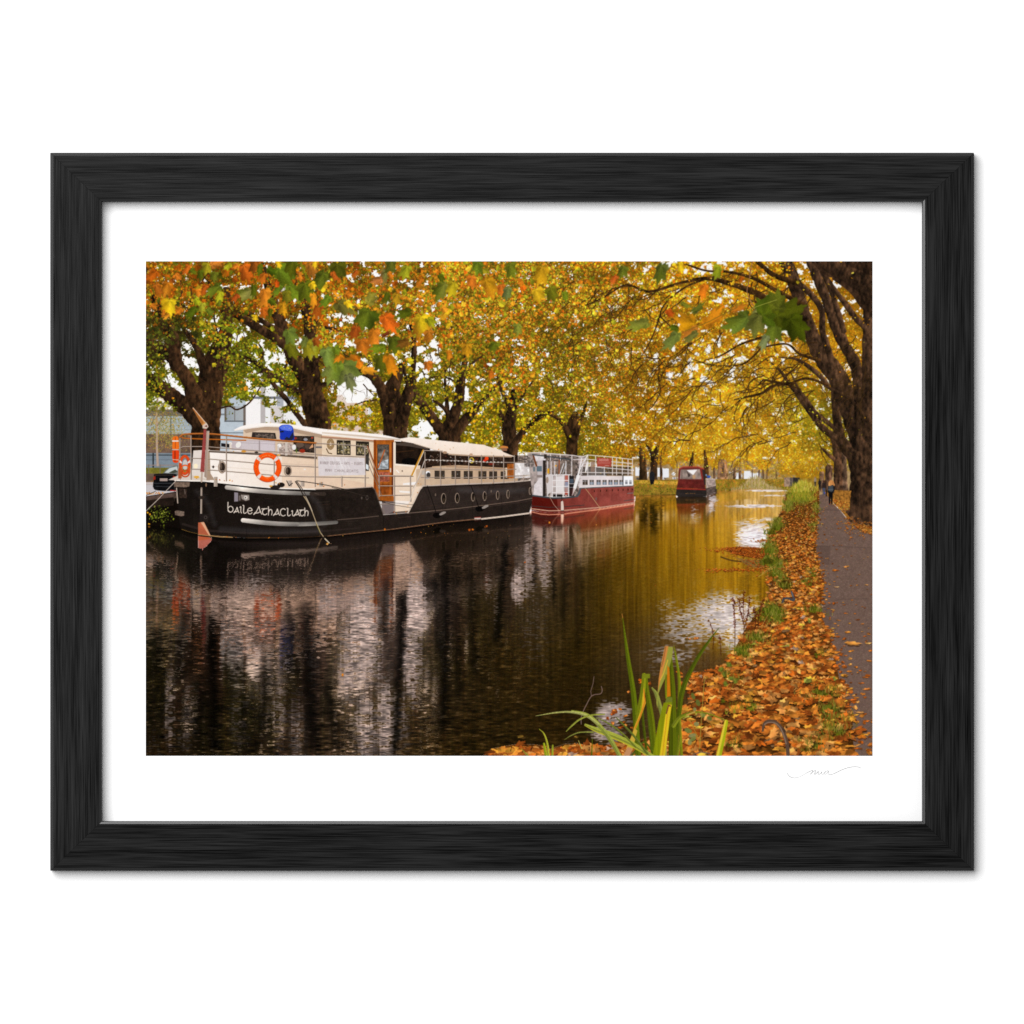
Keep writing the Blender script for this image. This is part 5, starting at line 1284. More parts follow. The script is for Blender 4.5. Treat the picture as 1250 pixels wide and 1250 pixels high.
for _ in range(260):
    u = random.uniform(1014, 1040)
    litter(u, random.uniform(np.interp(u, [1014, 1040], [608, 616]), np.interp(u, [1014, 1040], [614, 634])), random.uniform(1.4, 3), col(random.choice(LIT + [(230, 170, 60), (226, 180, 90), (150, 150, 40)])) * random.uniform(.9, 1.15), .2)
# rafts of leaves floating against the bank
label('floating_leaves')
poly(smooth([(882, 669), (900, 667.6), (925, 668.6), (934, 672), (930, 682), (912, 680), (894, 676)]), (126, 62, 22), var=.5)
poly(smooth([(896, 680), (912, 683), (930, 684), (932, 694), (915, 692)]), (112, 84, 70), alpha=.5)
for a, b, c, d, n in ((906, 671, 20, 1.8, 330), (918, 676, 14, 2.2, 240), (930, 660, 8, 1.2, 50), (904, 695.6, 20, 1.3, 130), (926, 689, 11, 6, 150), (868, 696, 6, 1.4, 16), (850, 779, 8, 1.2, 8), (792, 834, 10, 2, 9), (838, 835, 6, 2, 6), (746, 869, 10, 2, 5), (757, 877, 8, 2, 4), (765, 845, 4, 2, 3), (760, 889, 8, 2, 5), (832, 845, 10, 4, 12), (845, 826, 14, 4, 16), (875, 822, 10, 4, 14)):
    for _ in range(n):
        u, v = random.gauss(a, c), random.gauss(b, d)
        if u < np.interp(v, [p[0] for p in BE], [p[1] for p in BE]) + 4:
            litter(u, v, np.interp(v, [600, 700, 800, 922], [1.4, 3.2, 6.5, 11]) * random.uniform(.7, 1.2), col(random.choice([(196, 96, 26), (170, 76, 20), (206, 110, 30), (140, 60, 16), (204, 120, 50)])), .5)
for a, b, s_ in ((637, 899, 14), (704, 900, 9)):
    litter(a, b, s_, col((124, 92, 34)), 0)
line([(880, 680), (892, 684), (904, 685.6)], 1.8, (70, 46, 24), sm=True, alpha=.8)

label('grass_verge')
# reeds and long grass by the path in the distance
for _ in range(900):
    a, b = random.gauss(978, 10), random.uniform(588, 612)
    if 960 < a < 999 and b > 586 + abs(a - 980) * .5:
        c_ = random.choice([(196, 180, 60), (214, 194, 100), (160, 160, 40), (130, 140, 30), (206, 176, 70), (176, 170, 60)]) if b < 601 else random.choice([(130, 140, 34), (150, 150, 40), (108, 116, 24), (190, 150, 50)])
        stroke([(a, b), (a + random.gauss(0, 1), b - random.uniform(2, 5))], .7, c_, w1=.3, alpha=.9)
for _ in range(260):
    a, b = random.uniform(955, 998), random.uniform(610, 632)
    if grassy(a, b) > .2 or random.random() < .25:
        stroke([(a, b), (a + random.gauss(0, 1), b - random.uniform(2, 6))], .6, random.choice(GC_ + [(170, 160, 50)]), w1=.25, alpha=.9)
for a, b in ((938, 668), (932, 682), (948, 684), (944, 696), (936, 740), (944, 748), (930, 750), (950, 742), (948, 640), (940, 645), (905, 790), (912, 784)):
    blade_tuft(a, b + 6, 34, 7, [(70, 84, 12), (92, 108, 18), (54, 62, 10), (110, 116, 26)])
ellipse(958, 714, 6, 6, (70, 52, 10), var=.5); ellipse(938, 685, 6, 4, (60, 62, 10), var=.5, alpha=.7); blade_tuft(957, 716, 22, 5); blade_tuft(950, 700, 16, 5)
for pts_ in ([(930, 700), (945, 690), (955, 682)], [(926, 704), (942, 694), (952, 686)], [(935, 765), (942, 752), (950, 744)], [(940, 768), (946, 754), (954, 748)], [(930, 764), (938, 750), (944, 745)]):
    line(pts_, .6, (196, 164, 84), w1=.3, sm=True)
for g in GRASS:
    if g[1] > 700 and g[4] > .45:
        for _ in range(int(g[2] * g[3] * g[4] * .17)):
            blade_tuft(g[0] + random.gauss(0, .6) * g[2], g[1] + random.gauss(0, .6) * g[3], 4, np.interp(g[1], [600, 700, 922], [3, 4.5, 6.5]))
for u, v in ((884, 824), (892, 828), (880, 818), (898, 832), (890, 812), (886, 835)):
    big_leaf(u, v, 8, random.uniform(-90, 90), (98, 106, 34), .8, vein=.3)
for u, v in ((846, 850), (852, 858), (848, 866), (845, 898), (842, 906), (850, 884), (858, 873), (866, 877), (846, 902), (840, 892)):
    ellipse(u, v, random.uniform(2, 5), random.uniform(2, 3.4), random.choice([(120, 128, 62), (96, 106, 46), (134, 136, 84)]), rot=random.uniform(0, 3), alpha=.9)
for u, v in ((893, 862), (896, 866), (888, 868), (898, 856), (905, 862), (914, 864), (920, 861)):
    blade_tuft(u, v + 3, 8, 5, [(130, 140, 30), (104, 120, 24), (160, 160, 50)])

# dock stems with seed, dark against the water
label('dried_dock_stem')
for pts_ in ([(897, 790), (897, 765), (896, 740), (895, 731)], [(908, 782), (908, 760), (907, 738), (908, 722)], [(908, 768), (913, 750), (915, 730)], [(907, 760), (903, 744), (902, 730)], [(925, 766), (927, 748), (931, 732)], [(922, 768), (922, 755), (920, 742)], [(870, 792), (871, 778), (868, 764), (866, 758)], [(880, 800), (879, 784), (878, 778)]):
    line(pts_, .8, (72, 34, 16), w1=.4, sm=True)
    P = smooth(pts_, 8)
    for p in P[len(P) // 3:]:
        if pts_[0][0] > 890 or random.random() < .4:
            for _ in range(3):
                ellipse(p[0] + random.gauss(0, 1.1), p[1] + random.gauss(0, 1), random.uniform(.4, .9), random.uniform(.5, 1), random.choice([(84, 30, 14), (64, 26, 12), (110, 46, 24)]), n=7)
line([(912, 752), (921, 748), (928, 744)], .7, (50, 26, 14)); line([(914, 752), (920, 756)], .7, (50, 26, 14))
label('fallen_twig')
line([(931, 892), (932.6, 884), (938, 880.4), (946, 881.6), (952, 887), (957, 896), (960.6, 908), (962, 924)], 5.2, (92, 70, 56), sm=True, widths=[2.6, 3.6, 4.2, 4.4, 4.6, 4.6, 4.4]); line([(933, 884.6), (938, 882), (946, 882.8), (952, 888), (956, 896), (959.6, 908)], 1.4, (140, 114, 96), sm=True); line([(956, 890), (958, 893)], 2.6, (70, 52, 40))
label('fallen_leaves')
line([(846, 921), (856, 918), (866, 920)], 1.4, (110, 84, 70)); line([(1040, 902), (1060, 902.6)], .6, (120, 70, 50)); line([(1044, 905), (1056, 901)], .5, (120, 70, 50))
label('mooring_iron')
line([(955, 735), (957, 731), (963, 730.6), (968, 733), (969.6, 731)], 2.6, (66, 66, 72), sm=True); line([(969, 732), (967.6, 727), (966, 722.6)], 2.2, (72, 74, 82)); line([(966.4, 723), (968, 728)], .7, (120, 124, 132))
label('dry_branch')
line([(725, 826), (724, 834), (721, 844), (722, 850)], .8, (120, 96, 88)); line([(734, 838), (735, 843), (733, 847), (726, 848), (721, 851), (716, 860), (711.6, 869), (709.4, 876), (709.4, 884)], 1, (128, 102, 94), sm=True)

# ---- people on the towpath
label('person')


def walker(u, v, h, hair, coat, legs, pack=None, step=.12):
    ellipse(u, v - h * .93, h * .062, h * .075, hair)
    poly(smooth([(u - h * .1, v - h * .82), (u, v - h * .86), (u + h * .1, v - h * .82), (u + h * .13, v - h * .55), (u + h * .09, v - h * .48), (u - h * .09, v - h * .48), (u - h * .13, v - h * .55)]).tolist(), coat)
    poly([(u - h * .085, v - h * .5), (u + h * .085, v - h * .5), (u + h * .07, v - h * .02), (u + h * .02, v - h * .02), (u, v - h * .34), (u - h * .03, v), (u - h * .075, v)], legs)
    if pack:
        poly(smooth([(u - h * .09, v - h * .78), (u, v - h * .81), (u + h * .09, v - h * .78), (u + h * .1, v - h * .58), (u, v - h * .54), (u - h * .1, v - h * .58)]).tolist(), pack)


walker(995, 594, 12, (150, 110, 90), (150, 130, 110), (50, 48, 50))
walker(1000.4, 598, 13.6, (60, 40, 34), (36, 30, 30), (24, 22, 24)); walker(1005.6, 605, 18.6, (70, 40, 30), (48, 36, 32), (70, 76, 96)); ellipse(1006.6, 601.8, .9, .8, (40, 70, 190)); rect(1008, 598, 1009.4, 606, (30, 24, 24))
label('woman_with_rucksack')
walker(1014, 616.2, 29.5, (206, 138, 76), (24, 24, 28), (16, 15, 17), (66, 72, 78))
poly(smooth([(1011, 593), (1011.4, 588.6), (1014.4, 586), (1017.4, 588), (1019, 593), (1016, 592), (1013, 593.4)]), (206, 140, 78)); line([(1012.4, 590), (1012, 592.6)], .7, (236, 184, 120)); line([(1016, 588), (1017.4, 592)], .7, (180, 110, 60)); rect(1010.6, 597.4, 1017, 598.2, (110, 118, 124), alpha=.7); ellipse(1012.6, 615.6, .8, .5, (180, 70, 50)); poly([(1017.4, 593.6), (1018.8, 595), (1018.4, 600), (1017.2, 600)], (22, 22, 26))

# ---- yellow iris clump in the near corner
label('iris_leaves')


def blade(pts, wd, c, stripe=None, edge=None):
    P = smooth(pts, 8)
    q = stroke_mask(P, 1, widths=wd)
    if q is None:
        return
    x0, y0, m, off = q
    f = np.where(off > .1, 1.12, .9) + .06 * np.sin(off * 9)
    cc = col(c)[None, None] * f[..., None]
    if stripe is not None:
        t = np.clip(1 - np.abs(off - stripe[1]) / stripe[2], 0, 1)[..., None]
        cc = cc + (col(stripe[0]) - cc) * np.minimum(1, t * 1.8)
    cc = cc * (.94 + .12 * STRIA[y0:y0 + m.shape[0], x0:x0 + m.shape[1], None])
    put(x0, y0, m, np.clip(cc, 0, 1).astype(np.float32))


STRIA = vnoise(1.2, 26, 71, 2)
G1, G2, G3 = (92, 104, 12), (128, 134, 22), (150, 154, 56)
blade([(790, 924), (785, 880), (782, 840)], [3, 3, 2], (74, 84, 14)); blade([(797, 924), (793, 890), (789, 850)], [4, 3, 2], (86, 98, 18)); blade([(770, 924), (786, 906), (800, 924)], [2, 2, 2], (76, 88, 20)); blade([(812, 924), (809, 880), (802, 850), (796, 840)], [4, 5, 5, 2], (134, 138, 60))
blade([(832, 924), (829, 870), (829, 830), (825, 802), (822.4, 788)], [3.4, 3.6, 3.6, 2.6, .5], (118, 124, 20))
blade([(823, 924), (829, 868), (834, 840), (845, 815), (860, 790), (878, 766)], [5, 6, 6, 5, 3.6, .4], (78, 88, 14))
blade([(779, 924), (776, 880), (773, 845), (766, 800), (759.4, 750)], [7, 7, 6.4, 4.6, .4], (92, 104, 14)); line([(759.2, 749.4), (760, 754)], .8, (170, 110, 50), w1=1)
blade([(800, 924), (796, 880), (790, 845), (788, 826)], [4.6, 6, 5.4, 4.4], (96, 104, 14)); blade([(776, 888), (782, 860), (785, 840), (786, 824)], [4, 7, 6, 5], G2); poly([(785.6, 838), (788.4, 858), (782, 876), (775.6, 890), (770, 914), (766, 914), (774, 888), (783, 866)], (222, 170, 40)); line([(786, 842), (787.4, 856), (781.6, 874), (774, 892)], 1, (206, 110, 36)); poly([(775, 889), (778, 892), (772, 916), (768, 918), (764, 914)], (204, 168, 60)); poly([(766, 912), (772, 914), (768, 924), (760, 924)], (196, 140, 96))
rect(784, 822.6, 793.4, 828, (122, 128, 26)); 
blade([(821, 924), (821, 880), (820, 840), (818, 804)], [10, 9, 8.6, 5], (84, 92, 12))
poly([(811.6, 789), (821.6, 790), (820.4, 802), (815, 822), (809, 834), (804, 846), (802.4, 866), (801, 858), (803.6, 836), (806.6, 812)], (150, 150, 60)); poly([(811.6, 789), (816, 788.6), (812.6, 806), (808, 824), (804.4, 838), (803, 846), (804, 828), (807, 811)], (206, 134, 62)); line([(812.6, 790), (809.6, 806), (807.4, 814)], 1, (150, 86, 50)); line([(806, 830), (810, 822), (815, 806)], 1.2, (222, 176, 60))
poly([(814.4, 812), (817, 816), (818.6, 850), (814, 851)], (204, 116, 20)); blade([(813, 852), (812.6, 836), (813, 824)], [2.2, 2.4, 1.6], G2)
poly([(814, 851), (820.6, 851), (820.8, 862), (811, 860)], (112, 118, 42))
poly([(796, 926), (804, 880), (810, 858), (820, 857), (818, 878), (811, 926)], (132, 138, 14), var=.1, nz=STRIA); poly([(804.6, 926), (812, 874), (815.6, 860), (820, 860.4), (817, 880), (811.4, 926)], (222, 190, 36), var=.1, nz=STRIA); line([(808, 926), (814.6, 872)], 1, (206, 150, 30)); line([(813.4, 871), (816, 861), (818, 862)], 1.6, (120, 70, 44))
blade([(822, 886), (830, 876), (845, 870), (858, 870), (872, 874), (888, 880.6)], [5, 4.4, 3, 1.6, 1.6, 1], (122, 128, 30)); line([(838, 873), (848, 869)], 1.4, (206, 150, 80))
blade([(826, 924), (830, 900), (830, 880)], [4, 3.4, 2], (116, 120, 26)); blade([(876.6, 926), (882, 902), (886.4, 881)], [6.6, 6.2, 4.6], (150, 160, 22), stripe=((230, 204, 60), -.5, .7))
line([(854, 914), (856, 880), (860, 826)], .8, (170, 150, 60)); line([(854, 906), (850, 896), (842, 880)], .6, (170, 150, 50)); line([(857, 832), (860, 824), (862, 834)], .6, (206, 140, 80))
blade([(800, 926), (770, 908), (745, 897), (728, 891), (714.6, 885)], [5, 7, 7.4, 6, 3], G3, stripe=((190, 180, 50), -.8, .3)); blade([(758, 926), (748, 908), (740, 896), (726, 880), (714, 872), (698, 868)], [5, 5.4, 5, 5, 4.4, 2], (140, 146, 60)); blade([(730, 884), (716, 874), (700, 869.8), (681, 869.6), (654, 874)], [3, 3.4, 2.6, 2, .6], (164, 164, 90))
blade([(738, 872), (722, 873), (708, 878), (698, 886), (691, 893)], [1.4, 2, 2.2, 2, 1], (146, 150, 56)); blade([(776, 912), (760, 896), (744, 884), (728, 876)], [2, 2.2, 1.8, .8], (110, 118, 40)); blade([(724, 894), (708, 894), (697, 898), (689, 903)], [1.8, 1.6, 1.2, .5], (130, 134, 60)); blade([(790, 920), (775, 900), (762, 886), (752, 876)], [3, 2.6, 2.2, 1], (98, 108, 40))
blade([(670, 926), (668, 908), (664, 896), (658, 890)], [3, 2.6, 1.6, .6], (170, 170, 50)); blade([(667, 926), (664, 908)], [4, 2.6], (150, 160, 30)); blade([(674, 926), (674.6, 910)], [3, 2], (150, 156, 40)); blade([(722, 926), (723, 902)], [2, .8], (84, 100, 20)); blade([(710, 914), (706, 904)], [1.4, .6], (190, 180, 90)); blade([(646, 924), (636, 914)], [1.6, .8], (120, 130, 40))

# the big tree's flare and feet are in front of the verge
label('plane_tree#%d' % TREE_N[0])
for pts_, wd in (([(1052, 600), (1050, 615), (1044, 627), (1034, 625)], [26, 24, 14, 4]), ([(1056, 600), (1056, 622), (1050, 634), (1037, 635)], [24, 24, 12, 3]), ([(1062, 600), (1062, 625), (1060, 634), (1066, 639)], [24, 22, 14, 8])):
    bark(pts_, wd, (66, 46, 32))
label('fallen_leaves')
for _ in range(60):
    u = random.uniform(1030, 1066)
    litter(u, np.interp(u, [1030, 1066], [630, 640]) + random.uniform(-2, 8), random.uniform(2, 4), col(random.choice(LIT)) * random.uniform(.8, 1.1), .4)

# ---------------------------------------------------------------- near boughs
label('near_leaves')
OR, OR2, BR, GN, GN2, GN3, YL = (198, 112, 28), (214, 138, 36), (160, 76, 22), (82, 90, 16), (106, 114, 28), (128, 132, 64), (222, 178, 30)
BL = [(207, 372, 26, 168, YL, 1, (214, 160, 20)), (203, 350, 24, 200, (196, 96, 16), .62, OR2), (192, 352, 22, 150, OR, .7, None), (188, 335, 22, 220, (200, 100, 18), .5, None), (229, 328, 18, 190, OR, .7, None), (253, 326, 18, 200, (166, 150, 30), .8, None), (262, 322, 20, 60, (206, 120, 40), .6, None),
      (250, 352, 18, 200, BR, .6, None), (263, 352, 26, 260, GN2, .6, None), (262, 336, 16, 170, (96, 106, 26), .8, None), (268, 360, 18, 180, (190, 180, 36), .7, None), (247, 374, 16, 170, (150, 152, 42), .8, None), (236, 380, 22, 230, GN, .7, None), (255, 380, 14, 140, GN2, .7, None), (240, 367, 12, 160, (190, 180, 30), .7, None),
      (300, 330, 28, 172, (204, 110, 24), .75, (180, 84, 20)), (312, 322, 22, 190, BR, .8, None), (322, 338, 18, 180, OR, .6, None), (301, 357, 24, 250, GN3, .75, GN), (310, 353, 20, 190, GN, .5, None), (288, 362, 14, 220, BR, .7, None), (324, 361, 30, 188, OR, .85, OR2), (330, 380, 14, 200, GN, .8, None), (322, 380, 16, 170, (206, 110, 26), .8, None),
      (345, 334, 34, 150, GN2, .7, GN), (356, 324, 26, 210, GN, .8, None), (340, 352, 22, 200, (110, 116, 26), .7, None), (330, 330, 16, 120, GN, .8, None), (357, 354, 28, 180, (120, 125, 28), .7, None), (374, 352, 30, 170, (118, 122, 26), .75, GN), (392, 340, 34, 200, (84, 90, 20), .85, GN2), (380, 326, 24, 160, (204, 110, 40), .7, None),
      (412, 328, 26, 190, (84, 92, 20), .8, None), (408, 336, 18, 140, (196, 96, 30), .6, None), (388, 376, 26, 178, BR, .85, (190, 84, 20)), (383, 364, 22, 200, (214, 140, 30), .6, None), (399, 366, 22, 200, GN2, .7, None), (346, 375, 20, 190, (214, 150, 26), .8, None), (351, 360, 20, 190, (112, 116, 26), .6, None), (366, 336, 14, 160, (206, 120, 30), .6, None), (338, 348, 10, 0, (222, 96, 20), .7, None),
      (418, 374, 28, 160, (112, 116, 40), .85, None), (447, 386, 34, 196, (72, 81, 18), .9, GN2), (452, 366, 20, 40, (140, 130, 44), .7, None), (470, 336, 24, 200, (140, 130, 60), .7, (190, 100, 50)), (478, 323, 26, 190, (100, 109, 30), .6, None), (496, 330, 22, 200, (180, 170, 36), .7, None), (462, 342, 18, 260, (200, 120, 60), .6, None),
      (472, 392, 30, 175, (204, 108, 24), .85, None), (496, 383, 24, 260, GN, .6, None), (514, 394, 34, 178, (206, 170, 30), .8, OR), (472, 361, 16, 200, GN, .8, None), (484, 363, 18, 180, (190, 150, 30), .7, None), (428, 408, 18, 180, (170, 150, 30), .7, None), (434, 404, 22, 200, BR, .6, None), (456, 410, 30, 165, (196, 100, 24), .9, (206, 120, 40)), (442, 420, 24, 190, (190, 96, 24), .8, None), (464, 424, 24, 250, (126, 130, 26), .7, None),
      (480, 418, 26, 200, (82, 90, 20), .8, None), (465, 440, 28, 185, (84, 90, 18), .8, None), (477, 442, 34, 172, (196, 110, 22), .7, (206, 130, 20)), (432, 444, 34, 238, (214, 130, 26), .75, OR2), (448, 452, 22, 90, OR2, .6, None), (422, 452, 34, 172, (112, 116, 50), .85, GN3), (408, 450, 36, 205, (116, 122, 42), .8, GN3), (426, 464, 26, 180, (126, 129, 72), .7, None), (400, 434, 34, 190, (128, 131, 64), .75, GN),
      (384, 422, 30, 195, (150, 146, 20), .75, GN3), (375, 424, 28, 185, (160, 148, 30), .5, None), (355, 426, 26, 185, (96, 103, 20), .9, None), (354, 408, 24, 160, (104, 109, 40), .8, None), (372, 416, 18, 200, (104, 109, 46), .6, None), (414, 436, 16, 190, (206, 130, 26), .7, None), (386, 416, 14, 160, BR, .7, None), (410, 426, 14, 140, GN2, .8, None), (494, 418, 20, 230, (120, 70, 24), .6, None), (470, 408, 14, 60, (110, 50, 20), .5, None),
      (540, 352, 30, 215, (116, 121, 40), .7, GN), (552, 350, 24, 190, (176, 150, 30), .8, None), (576, 342, 20, 200, (200, 106, 30), .8, None), (596, 348, 32, 178, (206, 150, 24), .85, OR), (612, 352, 18, 160, (200, 110, 30), .7, None), (620, 356, 20, 200, (104, 109, 56), .8, None), (582, 324, 20, 180, (104, 110, 30), .8, None), (624, 327, 24, 176, (110, 114, 26), .8, None), (660, 332, 30, 176, (204, 140, 24), .8, None), (655, 358, 22, 180, (196, 160, 30), .8, None), (674, 356, 22, 178, (104, 109, 20), .9, None), (690, 360, 16, 178, (120, 122, 26), .8, None),
      (544, 384, 20, 200, (206, 130, 30), .7, None), (524, 408, 18, 190, (206, 120, 30), .8, None), (570, 425, 20, 180, (212, 150, 26), .8, None), (548, 432, 16, 190, (196, 110, 26), .7, None), (522, 445, 14, 180, (206, 110, 30), .8, None), (599, 456, 14, 180, (200, 106, 24), .8, None), (603, 422, 16, 200, (96, 101, 20), .8, None), (632, 400, 18, 190, (132, 135, 46), .6, None), (760, 330, 18, 170, (100, 107, 26), .8, None), (750, 340, 16, 200, (190, 96, 30), .6, None),
      (806, 330, 30, 200, (104, 111, 50), .7, GN), (830, 324, 18, 180, (226, 180, 30), .6, None), (876, 330, 22, 190, (160, 160, 26), .9, (120, 127, 30)), (859, 353, 24, 190, (206, 112, 26), .62, None), (817, 381, 14, 160, (170, 80, 20), .9, None), (783, 396, 34, 250, (124, 129, 46), .45, GN2), (835, 372, 16, 120, (104, 109, 30), .6, None), (850, 378, 22, 80, (104, 109, 36), .4, None),
      (841, 395, 30, 290, (226, 160, 20), .8, (214, 140, 26)), (866, 392, 40, 60, (222, 150, 26), .45, OR), (846, 406, 30, 250, (206, 120, 40), .5, None), (822, 413, 34, 238, (112, 117, 46), .62, GN3), (846, 410, 26, 245, (104, 110, 46), .38, None), (824, 400, 14, 280, GN, .7, None),
      (905, 392, 44, 250, (112, 118, 46), .5, GN2), (925, 378, 18, 190, (140, 144, 66), .7, None), (934, 415, 26, 190, (124, 128, 76), .5, None), (944, 400, 30, 190, (96, 104, 30), .85, None), (925, 392, 34, 170, (108, 114, 44), .9, None), (938, 380, 40, 48, (84, 92, 20), .9, GN), (958, 384, 46, 100, (74, 82, 14), .85, None), (970, 396, 40, 152, (66, 76, 10), .9, None), (951, 371, 30, 20, (90, 98, 24), .9, None), (900, 378, 22, 70, (206, 120, 30), .4, None), (905, 340, 10, 180, (190, 96, 20), .7, None)]
for k_, (u, v, s_, r_, c, sx, c2) in enumerate(BL):
    label('leaf#%d' % k_ if s_ >= 20 else 'near_leaves')
    big_leaf(u, v, s_ * 1.02, r_ + random.uniform(-22, 22), tuple(q * random.uniform(.86, 1.0) for q in c), sx * random.uniform(.72, 1.05), bend=random.uniform(-.45, .45), c2=c2)
label('near_leaves')
line([(918, 320), (914, 344), (912, 358), (920, 374)], 1, (150, 104, 74), sm=True); line([(948, 366), (930, 372), (914, 378)], .8, (150, 150, 60)); line([(900, 375), (880, 385), (862, 394), (836, 404)], .8, (130, 100, 30), sm=True)
for _ in range(30):
    u, v = random.uniform(180, 560), random.uniform(320, 400)
    big_leaf(u, v, random.uniform(10, 16), random.uniform(120, 240), random.choice([OR, OR2, BR, GN, GN2, YL, (150, 146, 24), (196, 110, 30)]), random.uniform(.4, .9), vein=.3)

# the finished print: lens softness far away and a little grain
soft = boxblur(img, 1, 1)
kf = (np.clip((UG - 640) / 200, 0, 1) * .25 + np.where(lab == FOL, .4, .18))[..., None]
img += (soft - img) * kf
img += rng.normal(0, .010, (H, W, 1)).astype(np.float32) + rng.normal(0, .006, (H, W, 3)).astype(np.float32)
img = np.clip(img, 0, 1)
# ================================================================ the scene
import bpy

for it in range(3):                          # drop stray single dots from the ownership map
    up, dn, lf, rt = lab[:-2, 1:-1], lab[2:, 1:-1], lab[1:-1, :-2], lab[1:-1, 2:]
    c = lab[1:-1, 1:-1]
    m = (up == dn) & (lf == rt) & (up == lf) & (c != up)
    c[m] = up[m]
    m = ((up == dn) & (lf == up) | (up == dn) & (rt == up)) & (c != up)
    c[m] = up[m]
lab[lab == 0] = LABELS.index('autumn_foliage')

scn = bpy.context.scene
MM = .001
PAPER = .775                                  # reflectance of unprinted paper


def P3(u, v, h):
    """print coordinates in mm and height off the wall in mm -> world"""
    return ((u - 625) * MM, -h * MM, (625 - v) * MM)


def new_mat(name, rough=.6):
    m = bpy.data.materials.new(name)
    m.use_nodes = True
    b = m.node_tree.nodes['Principled BSDF']
    b.inputs['Roughness'].default_value = rough
    return m, m.node_tree, b


def link(name, me, mat, parent=None):
    o = bpy.data.objects.new(name, me)
    scn.collection.objects.link(o)
    if mat:
        me.materials.append(mat)
    if parent:
        o.parent = parent
        o.matrix_parent_inverse = parent.matrix_world.inverted()
    return o


def tag(o, lb=None, cat=None, kind=None, group=None):
    for k, v in (('label', lb), ('category', cat), ('kind', kind), ('group', group)):
        if v:
            o[k] = v


def box(name, u0, v0, u1, v1, h0, h1, mat, parent=None):
    vs = [P3(u, v, h) for h in (h0, h1) for u, v in ((u0, v0), (u1, v0), (u1, v1), (u0, v1))]
    me = bpy.data.meshes.new(name)
    me.from_pydata(vs, [], [(0, 1, 2, 3), (7, 6, 5, 4), (0, 4, 5, 1), (1, 5, 6, 2), (2, 6, 7, 3), (3, 7, 4, 0)])
    me.update()
    return link(name, me, mat, parent)


# ---- wall
mw, nt, b = new_mat('white_wall_paint', .9)
nz_ = nt.nodes.new('ShaderNodeTexNoise')
nz_.inputs['Scale'].default_value = 900
bp = nt.nodes.new('ShaderNodeBump')
bp.inputs['Strength'].default_value = .02
bp.inputs['Distance'].default_value = .0004
nt.links.new(nz_.outputs['Fac'], bp.inputs['Height'])
nt.links.new(bp.outputs['Normal'], b.inputs['Normal'])
b.inputs['Base Color'].default_value = (.94, .94, .94, 1)
b.inputs['Specular IOR Level'].default_value = 0
wall = box('wall', 625 - 4000, 625 - 3000, 625 + 4000, 625 + 3000, -100, 0, mw)
tag(wall, 'plain bright white wall behind the framed picture', None, 'structure')

# ---- the framed picture
root = bpy.data.objects.new('framed_picture', None)
root.empty_display_size = .1
scn.collection.objects.link(root)
root.location = P3(625, 1062, 0)
tag(root, 'canal boats under autumn trees, photographic print in wide white mount and black wooden frame', 'picture')
bpy.context.view_layer.update()


def wood(axis):
    m, nt, b = new_mat('black_stained_wood', .36)
    L = nt.links.new
    tc = nt.nodes.new('ShaderNodeTexCoord')
    mp = nt.nodes.new('ShaderNodeMapping')
    mp.inputs['Scale'].default_value = (12, 720, 720) if axis == 'x' else (720, 720, 12)
    n1 = nt.nodes.new('ShaderNodeTexNoise')
    n1.inputs['Scale'].default_value = 1
    n1.inputs['Detail'].default_value = 5
    n1.inputs['Roughness'].default_value = .62
    mp2 = nt.nodes.new('ShaderNodeMapping')
    mp2.inputs['Scale'].default_value = (5, 95, 95) if axis == 'x' else (95, 95, 5)
    mp2.inputs['Location'].default_value = (3, 1, 7)
    n2 = nt.nodes.new('ShaderNodeTexNoise')
    n2.inputs['Scale'].default_value = 1
    n2.inputs['Detail'].default_value = 3
    for mm in (mp, mp2):
        L(tc.outputs['Object'], mm.inputs['Vector'])
    L(mp.outputs['Vector'], n1.inputs['Vector'])
    L(mp2.outputs['Vector'], n2.inputs['Vector'])
    mx = nt.nodes.new('ShaderNodeMix')
    mx.inputs['Factor'].default_value = .42
    L(n1.outputs['Fac'], mx.inputs['A'])
    L(n2.outputs['Fac'], mx.inputs['B'])
    mp3 = nt.nodes.new('ShaderNodeMapping')
    mp3.inputs['Scale'].default_value = (16, 1500, 1500) if axis == 'x' else (1500, 1500, 16)
    off = (0, 0, 0) if axis == 'x' else (11.3, 4.1, 2.7)
    mp.inputs['Location'].default_value = off
    mp3.inputs['Location'].default_value = off
    n3 = nt.nodes.new('ShaderNodeTexNoise')
    n3.inputs['Scale'].default_value = 1
    n3.inputs['Detail'].default_value = 2
    L(tc.outputs['Object'], mp3.inputs['Vector'])
    L(mp3.outputs['Vector'], n3.inputs['Vector'])
    mx2 = nt.nodes.new('ShaderNodeMix')
    mx2.inputs['Factor'].default_value = .38
    cr = nt.nodes.new('ShaderNodeValToRGB')
    e = cr.color_ramp.elements
    e[0].position, e[0].color = .42, (.0015, .0015, .0015, 1)
    e[1].position, e[1].color = .60, (.022, .022, .022, 1)
    L(mx.outputs['Result'], mx2.inputs['A'])
    L(n3.outputs['Fac'], mx2.inputs['B'])
    L(mx2.outputs['Result'], cr.inputs['Fac'])
    L(cr.outputs['Color'], b.inputs['Base Color'])
    bp = nt.nodes.new('ShaderNodeBump')
    bp.inputs['Strength'].default_value = .35
    bp.inputs['Distance'].default_value = .0006
    L(mx2.outputs['Result'], bp.inputs['Height'])
    L(bp.outputs['Normal'], b.inputs['Normal'])
    b.inputs['Specular IOR Level'].default_value = .035
    return m


WX, WZ = wood('x'), wood('z')
